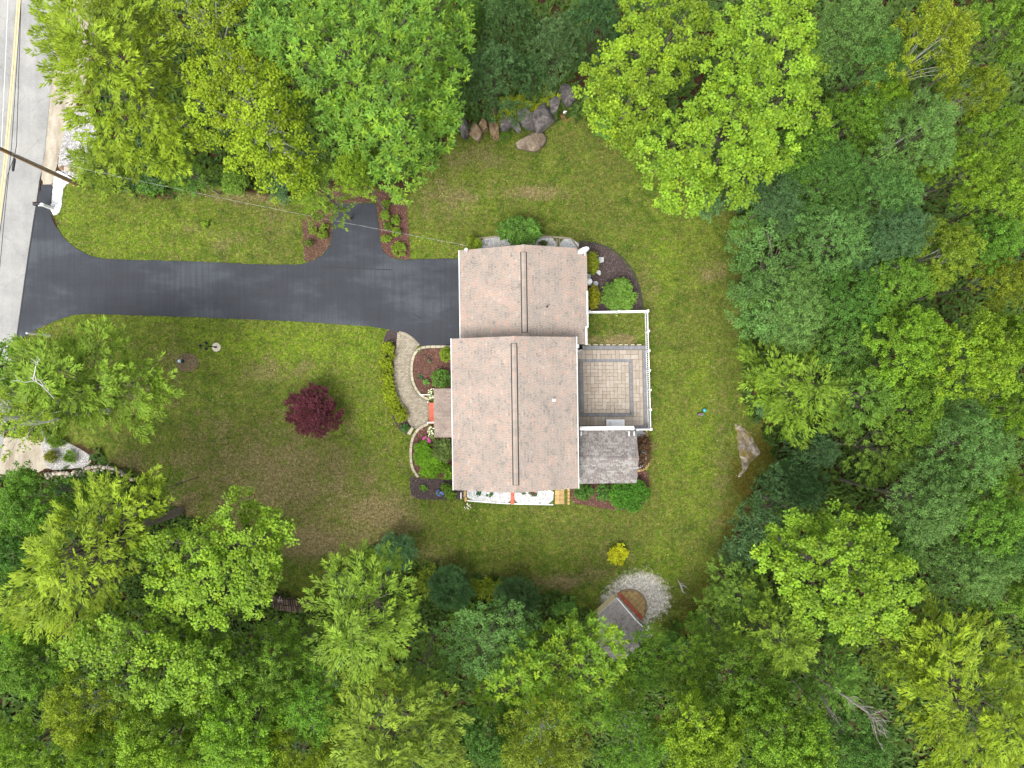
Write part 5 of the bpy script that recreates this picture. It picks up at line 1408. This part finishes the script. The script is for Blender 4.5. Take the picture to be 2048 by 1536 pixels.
for i, (x, y, q, h) in enumerate(EDGE):
    shrub(x, y, q, q * .9, h, ('bush', 'fine', 'juniper')[i % 3], TINT[('mid', 'deep', 'pine2', 'blue')[i % 4]], WHERE[i], group='wild shrubs along the edge of the wood', n=5)

# clipped hedge along the walkway: one plant body, joined lobes
hl = [(777, 696), (775, 712), (772, 728), (772, 744), (773, 760), (776, 776), (780, 792), (787, 806), (795, 820), (802, 832)]
hc_ = P(780, 760, .5); hed = empty("hedge", (hc_.x, hc_.y, 0), "clipped yellow-green hedge curving along the lawn side of the brick walkway", "hedge")
lb = []
for x, y in hl: p = P(x, y, .5); lb.append((p.x - hc_.x, p.y - hc_.y, .42, .52, .46, .42))
V, T, Hh = foliage(lb, 'box', np.random.default_rng(77)); V[..., 2] = np.maximum(V[..., 2], .02)
o = link("foliage", quads_mesh("foliage", V, T, Hh), M['leaf'], hed); o.color = (.20, .265, .010, 1)

# purple Japanese maple on the front lawn
zr = 2.2; c = P(624, 821, zr); rr = random.Random(3); jm = empty("japanese_maple", (c.x, c.y, 0), "small spreading tree with dark purple-red leaves alone on the front lawn", "tree")
lb = [(0, 0, 2.1, 1.1, 1.1, .8)]
for i in range(11):
    a = i * .571 + rr.uniform(-.15, .15); q = rr.uniform(1.2, 1.75); lb.append((q * math.cos(a), q * math.sin(a) * .95, 1.55 + rr.uniform(-.2, .3), rr.uniform(.5, .75), rr.uniform(.5, .75), .5))
for i in range(6):
    a = i * 1.05 + .3; lb.append((.75 * math.cos(a), .75 * math.sin(a), 2.15 + rr.uniform(-.2, .25), .62, .62, .55))
V, T, Hh = foliage(lb, 'red', np.random.default_rng(9), (0, 0), 1.25)
o = link("crown", quads_mesh("crown", V, T, np.zeros(len(T))), M['leaf'], jm); o.color = (.110, .026, .036, 1)
link("trunk", limbs_mesh("trunk", lb, 2.6, .10, rr), M['bark_dark'], jm)


# ================================================================ LOOSE THINGS
def boulder(px, py, rx, ry, h, rz, mat, label, sharp=.5, seed=1):
    r = np.random.default_rng(seed); bm = bmesh.new(); bmesh.ops.create_icosphere(bm, subdivisions=4, radius=1.0)
    planes = unit(r.normal(size=(15, 3)) * np.array([1, 1, .7])); dist = r.uniform(.42, .8, 15)
    planes = np.concatenate([planes, [[0.1, .1, .99]]]); planes[-1] /= np.linalg.norm(planes[-1]); dist = np.append(dist, .55)
    ph = r.uniform(0, 6, (6, 3)); fr = unit(r.normal(size=(6, 3))) * r.uniform(3, 9, (6, 1))
    for v in bm.verts:
        p = np.array(v.co); 
        for n_, d_ in zip(planes, dist):
            k = p @ n_
            if k > d_: p = p - n_ * (k - d_) * .985
        p = p * (1 + .012 * sum(math.sin(p @ f_ + q_[0]) for f_, q_ in zip(fr, ph)))
        v.co = (p[0] * rx * K * 1.5, p[1] * ry * K * 1.5, p[2] * h * 1.25)
    me = bpy.data.meshes.new("boulder"); bm.to_mesh(me); bm.free()
    c = P(px, py, h * .4); o = link("boulder", me, M[mat]); o.location = (c.x, c.y, h * .22); o.rotation_euler = (r.uniform(-.1, .1), r.uniform(-.1, .1), rz)
    return tag(o, label, "boulder", "boulders at the back of the lawn")


for a in [
    (928, 257, 8, 20, .9, .1, 'rock_grey', "narrow grey boulder half under the oak, at the west end of the row"),
    (950, 263, 10, 19, .9, -.1, 'rock_rust', "upright orange-stained boulder, second from the west end"),
    (969, 252, 12, 12, .8, .2, 'rock_rust', "small roundish rusty boulder between two taller orange ones"),
    (988, 259, 9, 19, .9, .25, 'rock_rust', "slim orange boulder beside the green mat"),
    (1008, 247, 11, 16, 1.0, -.1, 'rock_grey', "rounded grey boulder west of the split slab"),
    (1026, 246, 8, 17, .9, .45, 'rock_grey', "thin tilted grey slab between the rounded boulder and the big block"),
    (1086, 231, 23, 29, 1.6, -.2, 'rock_grey', "largest grey angular boulder with a pale cracked face"),
    (1053, 238, 21, 17, 1.2, .15, 'rock_grey', "flat-topped grey block joined to the largest grey boulder"),
    (1064, 284, 18, 31, 1.0, -.85, 'rock_brown', "big brown lozenge-shaped boulder lying forward on the grass"),
    (1109, 210, 10, 19, 1.0, .15, 'rock_grey', "upright grey boulder behind the largest one"),
    (1138, 192, 16, 24, 1.2, .3, 'rock_grey', "grey boulder farthest east, half under the lime maple"),
]: boulder(*a, seed=int(a[0]))
boulder(1400, 829, 6, 3.2, .3, .1, 'rock_grey', "small dark and white stone beside the turquoise ball", seed=5)['group'] = "stones on the lawn"
# rock ledge with moss
led = MB(); r = np.random.default_rng(4)
bmx = bmesh.new(); LP = smooth_poly([(1466, 846), (1478, 846), (1492, 858), (1506, 872), (1512, 890), (1524, 905), (1516, 915), (1500, 930), (1490, 948), (1478, 958), (1472, 955), (1482, 930), (1476, 905), (1474, 885), (1468, 865)], 2)
xs = np.array(LP)
gx, gy = np.meshgrid(np.arange(1462, 1530, 1.1), np.arange(840, 964, 1.1)); ins = in_poly(gx.ravel(), gy.ravel(), LP).reshape(gx.shape); dd = seg_dist(gx.ravel(), gy.ravel(), LP).reshape(gx.shape)
wx_, wy_ = (gx - 1024) * K, (768 - gy) * K
ins &= (dd + (fbm(wx_, wy_, .5, 71) - .42) * 13 > 1.2)
hz = np.clip(dd / 8, 0, 1) * (.03 + .14 * fbm(wx_, wy_, 1.1, 40)) + .09 * (fbm(wx_, wy_, .45, 44) - .5) - .02
vid = {}
for j in range(gx.shape[0] - 1):
    for i in range(gx.shape[1] - 1):
        if ins[j, i]:
            q = []
            for (b, a) in ((j, i), (j + 1, i), (j + 1, i + 1), (j, i + 1)):
                if (b, a) not in vid: vid[(b, a)] = bmx.verts.new((wx_[b, a], wy_[b, a], max(-.05, hz[b, a] if ins[b, a] else -.05)))
                q.append(vid[(b, a)])
            bmx.faces.new(q)
me = bpy.data.meshes.new("rock_ledge"); bmx.to_mesh(me); bmx.free()
tag(link("rock_ledge", me, mat_rock("ledge_pale_rock", [(0.38, lin((90, 80, 66))), (0.5, lin((124, 114, 100))), (0.62, lin((166, 158, 146)))], .06)), "low pale rock ledge with moss breaking through the lawn's east edge", "rock ledge")

# dry stone wall by the gravel bed
wl = empty("dry_stone_wall", P(185, 935, 0), "low curved dry stone wall at the south side of the grey gravel bed", "wall")
WLp = smooth_poly([(96, 948), (120, 946), (145, 948), (165, 942), (180, 935), (200, 931), (222, 934), (240, 941), (258, 951), (270, 960)], 2, False)
stone_meshes = []
for k in range(8):
    bm = bmesh.new(); bmesh.ops.create_icosphere(bm, subdivisions=2, radius=.5); r = np.random.default_rng(k + 60); pl = unit(r.normal(size=(9, 3))); ds = r.uniform(.3, .46, 9)
    for v in bm.verts:
        p = np.array(v.co)
        for n_, d_ in zip(pl, ds):
            q = p @ n_
            if q > d_: p = p - n_ * (q - d_)
        v.co = p
    me = bpy.data.meshes.new("stone"); bm.to_mesh(me); bm.free(); a = me.attributes.new("tone", 'FLOAT', 'POINT'); a.data.foreach_set("value", np.full(len(me.vertices), r.random(), dtype=np.float32)); stone_meshes.append(me)
WP = [P(x, y, 0) for x, y in WLp]; Ls = [0]
for a, b in zip(WP[:-1], WP[1:]): Ls.append(Ls[-1] + (b - a).length)
n = int(Ls[-1] / .27)
for k in range(n):
    s = Ls[-1] * (k + .5) / n; i = max(j for j in range(len(Ls) - 1) if Ls[j] <= s); p = WP[i].lerp(WP[i + 1], (s - Ls[i]) / max(1e-6, Ls[i + 1] - Ls[i]))
    for row in range(2 if s < Ls[-1] * .75 else 1):
        for lay_ in range(1 + (row == 0)):
            o = link("stone", rnd.choice(stone_meshes), M['stone'], wl)
            o.location = (p.x - wl.location.x + rnd.uniform(-.06, .06), p.y - wl.location.y - row * .26 + rnd.uniform(-.07, .07), .14 + lay_ * .22 - row * .05); o.scale = (rnd.uniform(.28, .46), rnd.uniform(.24, .38), rnd.uniform(.25, .34)); o.rotation_euler = (rnd.uniform(-.3, .3), rnd.uniform(-.3, .3), rnd.uniform(0, 6.3))
for (x, y, s, mt, lb) in ((137, 337, .55, 'stone', "pale flat stone on the gravel below the roadside pine"), (152, 341, .4, 'rock_rust', "reddish stone on the gravel beside the arborvitae"), (126, 337, .36, 'rock_rust', "small reddish stone at the sand's edge beside the pale flat stone")):
    o = link("stone", stone_meshes[int(x) % 8].copy(), None); o.data.materials.clear(); o.data.materials.append(M[mt]); c = P(x, y); o.location = (c.x, c.y, .1); o.scale = (s * 1.4, s, .35); tag(o, lb, "stone")
# flagstones
for i, (pts, lb) in enumerate([([(1197.5, 514.5), (1207.3, 515), (1207, 524), (1199, 527), (1197, 522)], "squarish pale flagstone farthest north in the dark mulch"), ([(1192, 544), (1197, 540), (1201, 543), (1201, 549), (1199.5, 551), (1193, 547)], "small pale flagstone in the middle of the dark mulch"),
                           ([(1187, 563), (1193, 562.5), (1196.5, 567), (1194, 572), (1186, 570)], "pale flagstone beside the white round tank"), ([(1173, 548), (1182, 548), (1181, 556), (1173, 556)], "grey flagstone between the golden shrub and the tank")]):
    q = [P(x, y) for x, y in pts]; c = sum(q, Vector()) / len(q)
    o = MB().prism([(v.x - c.x, v.y - c.y) for v in q][::-1], 0, .07).obj("flagstone", M['flag'], None, (c.x, c.y, .035)); tag(o, lb, "flagstone", "flagstones in the dark mulch")
q = [P(x, y) for x, y in ((815, 866), (824, 853.5), (828.5, 856.5), (821, 870))]; c = sum(q, Vector()) / 4
tag(MB().prism([(v.x - c.x, v.y - c.y) for v in q], 0, .3).obj("stone_block", M['concrete'], None, (c.x, c.y, .02)), "pale rectangular stone block at the south end of the walkway", "stone block")
# tank under the garage eave
tk = P(1178, 563, .6); t = empty("round_tank", (tk.x, tk.y, 0), "white round-topped tank against the garage's east wall", "tank")
MB().lathe([(.26, 0), (.27, .05), (.27, .55)], seg=20).obj("body", M['white'], t); MB().lathe([(.275, .552), (.27, .62), (.2, .69), (.09, .73), (.02, .74)], seg=20).obj("lid", M['white'], t, smooth=True)
# satellite dish
dc = P(1167, 501, 3.75); d = empty("satellite_dish", (dc.x, dc.y, 3.2), "white oval satellite dish on the garage's north-east roof corner", "satellite dish")
m = MB(); seg = 24; prof = [(.02, .10), (.16, .085), (.30, .04), (.42, 0), (.425, -.012), (.3, .025), (.16, .07), (.02, .085)]
m.lathe([(r_, -z_) for r_, z_ in prof], seg=seg); o = m.obj("reflector", M['white'], d, (0, .0, .55), smooth=True); o.rotation_euler = (math.radians(66), 0, math.radians(22)); o.scale = (1.12, 1, 1)
MB().tube([(.02, .06, .5), (.14, -.1, .3), (.17, -.32, 0), (.18, -.36, -.12)], .03, 8).obj("mast", M['white'], d)
m = MB().tube([(0, 0, .3), (-.22, .1, .5), (-.40, .12, .62)], .018, 6); m.box((-.43, .13, .63), (.12, .09, .1)); m.obj("receiver_arm", M['black'], d)
# service mast
mp = P(932.5, 497, 4.2); t = empty("service_mast", (mp.x, mp.y, 0), "white electric service mast at the garage's north-west corner", "mast")
MB().tube([(0, -.12, 0), (0, -.12, 4.3)], .05, 8).obj("pipe", M['white'], t); MB().lathe([(.06, 4.28), (.13, 4.32), (.11, 4.45), (.03, 4.52)], (0, -.10, 0), 10).obj("weatherhead", M['white'], t)
# utility pole and its cables
pb = P(158, 370); up = empty("utility_pole", (pb.x, pb.y, 0), "brown wooden utility pole at the roadside end of the upper front lawn", "utility pole")
MB().tube([(0, 0, -.1), (0, 0, 5), (0, 0, 11)], [.17, .145, .115], 12).obj("pole", M['pole_wood'], up)
MB().box((0, 0, 10.3), (.1, 2.2, .12)).obj("crossarm", M['pole_wood'], up)
for y in (-1, -.4, .4, 1): MB().lathe([(.04, 10.36), (.06, 10.42), (.05, 10.52)], (0, y, 0), 8).obj("insulator", M['cable_grey'], up)
MB().tube([(.16, 0, 0), (.15, 0, 7.4)], .02, 6).obj("conduit", M['cable_grey'], up)


def cable(name, pts, r, mat, label, sag=0.0, twist=False):
    q = []
    for a, b in zip(pts[:-1], pts[1:]):
        for k in range(24):
            t = k / 24; p = a.lerp(b, t); p.z -= sag * 4 * t * (1 - t); q.append(p)
    q.append(pts[-1]); m = MB().tube(q, r, 5, cap=False); o = m.obj(name, M[mat]); return tag(o, label, "cable", "overhead cables")


cable("overhead_cable", [P(46, -160, 7.7), P(42, 0, 7.6), P(33, 290, 7.5), P(29, 312, 7.45), P(15, 350, 7.4), P(0, 462, 7.4), P(-20, 620, 7.4)], .022, 'cable', "thin black overhead cable above the road, the one with the splice box")
cable("overhead_cable", [P(44, -160, 7.9), P(42, 0, 7.8), P(23, 293, 7.8), P(10, 420, 7.8), P(-10, 640, 7.8)], .020, 'cable', "thin black overhead cable above the road, nearer its yellow line")
a, b = P(29.5, 316, 7.40), P(25.5, 343, 7.38); o = MB().tube([a, a.lerp(b, .1), a.lerp(b, .9), b], [.03, .085, .085, .03], 8).obj("splice_box", M['cable']); tag(o, "black cylindrical splice box hanging on the overhead cable above the road", "splice box")
a = Vector((pb.x + .1, pb.y, 7.6)); b = P(934, 491, 4.42)
pts = []; N = 220
for k in range(N + 1):
    t = k / N; p = a.lerp(b, t); p.z -= .9 * 4 * t * (1 - t); pts.append(p)
m = MB(); 
for ph in (0, PI):
    m.tube([p + Vector((.022 * math.cos(i * .55 + ph) * .3, .010 * math.cos(i * .55 + ph), .010 * math.sin(i * .55 + ph))) for i, p in enumerate(pts)], .0045, 4, cap=False, tone=.2 if ph == 0 else .9)
tag(m.obj("service_cable", M['cable_grey']), "pale twisted service cable running from the utility pole to the garage corner", "cable", "overhead cables")
# mailbox
mb = P(104.5, 417); t = empty("mailbox", (mb.x, mb.y, 0), "black mailbox on a white post beside the mouth of the driveway", "mailbox")
MB().box((0, 0, .6), (.2, .2, 1.2)).obj("post", M['white'], t); MB().box((-.28, .08, 1.02), (.62, .14, .12)).obj("arm", M['white'], t); MB().box((-.1, 0, 1.22), (.34, .24, .05)).obj("post_cap", M['white'], t)
m = MB(); prof = [(-.14, 0), (.14, 0), (.14, .16), (.1, .24), (0, .28), (-.1, .24), (-.14, .16)]
m.add([(-.66, y + .07, 1.06 + z) for y, z in prof] + [(-.16, y + .07, 1.06 + z) for y, z in prof], [tuple(range(7))[::-1], tuple(range(7, 14))] + [(i, (i + 1) % 7, (i + 1) % 7 + 7, i + 7) for i in range(7)])
m.obj("box", M['black'], t); MB().box((-.67, .07, 1.19), (.02, .24, .22)).obj("door", M['black'], t); MB().box((-.4, .22, 1.3), (.14, .015, .08)).obj("flag", M['brick_red'], t)
# slim white post by the driveway's other corner
wp = P(100, 671); t = empty("white_post", (wp.x, wp.y, 0), "tall slim white post at the south corner of the driveway mouth", "post")
MB().tube([(0, 0, 0), (0, 0, 2.6)], [.075, .065], 10).obj("shaft", M['white'], t); MB().lathe([(.06, 2.6), (.09, 2.62), (.05, 2.70), (.01, 2.74)], seg=10).obj("finial", M['white'], t)
# lamp post with three lamps on a gravel disc
lp = P(433, 694.5); t = empty("lamp_post", (lp.x, lp.y, 0), "black garden lamp post with three lamps on a round gravel base", "lamp post")
MB().lathe([(.36, .0), (.36, .05), (.34, .07), (.0, .075)], seg=24).obj("base", simple("pale_aggregate", lin((188, 180, 162)), .95, .3, 25), t)
MB().tube([(0, 0, .05), (0, 0, .4), (0, 0, .45), (0, 0, 1.75)], [.075, .07, .04, .035], 8).obj("post", M['black'], t)
for i, (x, y, z) in enumerate(((-.02, .22, 1.62), (-.02, -.22, 1.62), (-.28, 0, 2.05))):
    MB().tube([(0, 0, 1.55), (x * .6, y * .6, 1.52), (x, y, z)], .016, 6).obj("arm", M['black'], t)
    o = MB().lathe([(.03, z), (.09, z + .04), (.10, z + .22), (.125, z + .23), (.03, z + .33), (.015, z + .38)], (x, y, 0), 8).obj("lantern", M['black'], t)
    MB().lathe([(.08, z + .05), (.088, z + .2)], (x, y, 0), 8).obj("pane", M['pale_blue'], o)
# gazing ball and small ornament
g = P(366, 722.5); t = empty("gazing_ball", (g.x, g.y, 0), "pale blue gazing ball on a dark stand at the round mulch bed", "garden ornament")
MB().lathe([(.16, 0), (.15, .05), (.06, .1), (.05, .42), (.11, .47)], seg=14).obj("stand", M['black'], t); MB().lathe([(.02, .46), (.1, .49), (.15, .6), (.1, .71), (.01, .75)], seg=16).obj("ball", M['pale_blue'], t, smooth=True)
g = P(1407, 820); t = empty("gazing_ball", (g.x, g.y, 0), "turquoise ball on a short stand alone on the east lawn", "garden ornament")
MB().lathe([(.11, 0), (.1, .04), (.05, .08), (.05, .2)], seg=14).obj("stand", M['black'], t); MB().lathe([(.02, .18), (.1, .22), (.15, .33), (.1, .44), (.01, .48)], seg=16).obj("ball", M['turquoise'], t, smooth=True)
# driftwood, dead leaves, white rock by the boulders
m = MB(); a = P(1354, 1158); pts = [Vector((a.x, a.y, .05)), P(1360, 1167, .1), P(1363, 1175, .12), P(1366, 1184, .07), P(1372, 1187, .05)]
m.tube(pts, [.02, .06, .09, .06, .02], 7); m.tube([P(1362, 1170, .12), P(1370, 1172, .14), P(1375, 1177, .08)], [.06, .05, .015], 6); m.tube([P(1360, 1166, .1), P(1367, 1168, .16)], [.04, .02], 6)
tag(m.obj("driftwood", M['dead_wood']), "weathered grey driftwood branch on the grass east of the white gravel", "driftwood")
scatter_chips("leaf_litter", smooth_poly([(1118, 226), (1132, 216), (1150, 222), (1152, 236), (1136, 245), (1122, 240)], 1), .02, 90, .16, M['dry_leaf'], flat=.25)
o = link("stone", stone_meshes[2].copy(), None); o.data.materials.clear(); o.data.materials.append(M['white']); c = P(1131, 226); o.location = (c.x, c.y, .12); o.scale = (.45, .3, .3); tag(o, "bright white stone on dead leaves east of the largest boulder", "stone")
# firewood
fw_ = empty("firewood_stack", P(585, 1208, 0), "long stack of split firewood under the trees south of the bare grass", "firewood"); FWL = fw_.location
for k in range(34):
    t = k / 33; x = 546 + 78 * t; y = 1197 + 14 * t + 2 * math.sin(t * 5)
    for row in range(2):
        for lay_ in range(2):
            if row == 1 and t > .86: continue
            c = P(x + row * 1.2 + rnd.uniform(-.4, .4), y + row * 13 - 2, .3); L = .46 * rnd.uniform(.85, 1.1); r_ = rnd.uniform(.055, .085)
            a = rnd.gauss(.12, .10); z = .12 + lay_ * .36 + (.12 if k % 2 else 0) - row * .05
            dx, dy = math.sin(a) * L / 2, math.cos(a) * L / 2
            MB().tube([(c.x - FWL.x - dx, c.y - FWL.y + dy, z), (c.x - FWL.x + dx, c.y - FWL.y - dy, z + rnd.uniform(-.03, .03))], r_, 6, rnd.random()).obj("log", M['log'], fw_)
m = MB()
for a_, b_ in (((560, 1192), (557, 1204)), ((555, 1200), (566, 1202)), ((562, 1196), (565, 1206))): m.tube([P(*a_, .75), P(*b_, .78)], .028, 6)
tag(m.obj("dead_branch", M['dead_wood']), "pale forked stick lying on top of the firewood", "branch")
# small details by the south wall
q = P(977, 986.5, .5); t = empty("garden_light", (q.x, q.y, 0), "small white-topped garden light in the white gravel south of the house", "garden light")
MB().tube([(0, 0, 0), (0, 0, .4)], .02, 6).obj("stake", M['black'], t); MB().lathe([(.07, .4), (.10, .42), (.07, .5), (.02, .52)], seg=12).obj("cap", M['white'], t)
a = P(922, 985, .2); b = P(922, 998, .1); tag(MB().tube([(a.x, a.y, .2), (b.x, b.y, .08)], .045, 8).obj("drain_pipe", M['white']), "short white drain pipe by the south-west corner of the house", "pipe")
a = P(840, 789.5, .35); b = P(862, 789.5, .35); t = empty("hose_rail", (a.x, a.y, 0), "thin white rail crossing the cream-flecked shrub by the porch", "rail")
MB().bar((0, 0, .55), (b.x - a.x, 0, .6), .05, .05).obj("rail", M['white'], t)
for x in (0.0, b.x - a.x): MB().box((x, 0, .29), (.05, .05, .58)).obj("post", M['white'], t)


# bare dead tree in the south-east wood, and birch limbs on the west side
def bare(name, root, pts, r0, label, mat, n=22, spread=.5, seed=3):
    rr = random.Random(seed); b = P(*root); e = empty(name, (b.x, b.y, 0), label, "tree"); m = MB()
    W = [Vector((b.x, b.y, 0))] + [P(x, y, z) for x, y, z in pts]
    loc = lambda p: p - Vector((b.x, b.y, 0))
    m.tube([loc(p) for p in W], [r0 * (1 - .85 * i / (len(W) - 1)) for i in range(len(W))], 7)
    m.obj("trunk", M[mat], e)
    m = MB()
    for k in range(n):
        t = rr.uniform(.15, 1.0); i = rr.randrange(1, len(W) - 1); p = W[i].lerp(W[i + 1], rr.random()); d = (W[i + 1] - W[i]).normalized()
        s = Vector((-d.y, d.x, 0)) * rr.choice((-1, 1)); L = rr.uniform(.5, 1.9) * spread * 2; q = p + (d * rr.uniform(.05, .9) + s * rr.uniform(.3, 1.0) + Vector((0, 0, rr.uniform(-.25, .35)))) * L
        mid = p.lerp(q, .5) + Vector((rr.uniform(-.22, .22), rr.uniform(-.22, .22), .1)); m.tube([loc(p), loc(mid), loc(q)], [.026, .016, .006], 5, cap=False)
        for _ in range(3):
            u = mid.lerp(q, rr.random()); v = u + (d * .6 + s * rr.uniform(-.6, .9) + Vector((0, 0, rr.uniform(-.2, .3)))) * rr.uniform(.3, .8); m.tube([loc(u), loc(v)], [.014, .005], 4, cap=False)
    tag(m.obj("twigs", M[mat], e), kind='stuff')
    return e


bare("dead_tree", (1600, 1320), [(1640, 1358, 8.5), (1690, 1392, 11.5), (1735, 1425, 13.2), (1765, 1452, 14.2)], .14, "bare grey dead tree leaning through the green pines in the south-east wood", 'dead_wood', 30, .7, 3)
bare("dead_tree", (1605, 1345), [(1632, 1372, 9), (1650, 1405, 11.5), (1668, 1440, 13)], .09, "thinner bare dead tree just west of the leaning one", 'dead_wood', 16, .5, 4)
bare("birch_tree", (160, 815), [(152, 816, 5), (128, 832, 9), (105, 842, 13), (60, 850, 15.2)], .17, "white birch stem arching out over the pine by the sandy track", 'birch_bark', 12, .6, 5)
bare("birch_tree", (150, 805), [(115, 805, 9), (108, 796, 12.5), (85, 772, 14.5), (60, 755, 15)], .10, "slender white birch stem curving above the lone pine", 'birch_bark', 10, .6, 6)
bare("birch_tree", (60, 830), [(30, 815, 12), (0, 812, 14.5), (-30, 810, 15.5)], .10, "white birch stem at the west edge over the road", 'birch_bark', 14, .6, 7)

# ---------------------------------------------------------------- ground cover
r = np.random.default_rng(99)


def tufts(name, n, region, hole, h, w_, cols, mat, blades=3, tone=None, dens=None, zc=.0):
    lo = np.array(region).min(0); hi = np.array(region).max(0); x = r.uniform(lo[0], hi[0], n * 2); y = r.uniform(lo[1], hi[1], n * 2)
    k = in_poly(x, y, region)
    for q in hole: k &= ~(in_poly(x, y, q) & (seg_dist(x, y, q) > 1.9))
    if dens is not None: k &= r.random(len(x)) < dens(x, y)
    x = (x[k] - 1024) * K; y = (768 - y[k]) * K; N = len(x); a = r.uniform(0, 2 * PI, (N, blades)); ln = r.uniform(.4, 1.2, (N, blades)) * h; tl = r.uniform(.5, 1.2, (N, blades))
    d = np.stack([np.cos(a) * np.sin(tl), np.sin(a) * np.sin(tl), np.cos(tl)], -1); s = np.stack([-np.sin(a), np.cos(a), np.zeros_like(a)], -1) * w_
    b = np.stack([x, y, np.full(N, zc)], -1)[:, None, :] + r.normal(0, h * .25, (N, blades, 3)) * np.array([1, 1, 0.0])
    V = np.stack([b - s * .5, b + s * .5, b + d * (ln[..., None] * .7) + s * .35, b + d * ln[..., None]], 2).reshape(-1, 4, 3)
    t = np.repeat(np.clip(r.normal(.5, .16, N), 0, 1), blades); hu = np.repeat(np.clip(r.normal(.3, .35, N), 0, 1), blades)
    o = link(name, quads_mesh(name, V, t, hu), M[mat]); o.color = (*cols, 1); return tag(o, kind='stuff')


BIG = [(-250, -150), (2300, -150), (2300, 1700), (-250, 1700)]
tufts("undergrowth", 34000, BIG, [LAWN, ROAD_E + [(-300, 1120), (-300, -60)], [(90, 860), (190, 860), (190, 945), (-200, 960), (-200, 870)], [(40, -100), (190, -100), (190, 440), (40, 440)], [(640, 360), (830, 360), (830, 420), (640, 420)], LP, [(-300, 300), (150, 300), (150, 700), (-300, 700)]], .7, .34, (.065, .125, .026), 'leaf', 3)
noG = [DRIVE] + [b[1] for b in BEDS] + [WALK, PAT, ROAD_E + [(-260, 1120), (-130, -60)], [(905, 480), (1172, 480), (1172, 690), (1160, 985), (905, 985)], [(1150, 850), (1275, 850), (1275, 970), (1150, 970)], [(1195, 1140), (1340, 1140), (1340, 1290), (1180, 1290)], LP]
inner = LAWN
scatter_chips("fallen_leaves", LAWN, .03, .5, .09, simple("pale_dry_leaf", lin((176, 156, 120)), .95, .2, 9, .5), flat=.3)
DA = [(a, b, c, d, e) for a, b, c, d, e in DRY]
def dryness(x, y): return np.max([e * np.exp(-.9 * (((x - a) / c) ** 2 + ((y - b) / d) ** 2)) for a, b, c, d, e in DA], 0)
tufts("grass", 36000, inner, noG, .10, .028, (.075, .108, .016), 'leaf', 3, dens=lambda x, y: 1 - dryness(x, y))
tufts("dry_grass", 44000, inner, noG, .09, .026, (.19, .155, .09), 'leaf', 3, dens=lambda x, y: np.clip(dryness(x, y) * 1.1 + .06, 0, .8))
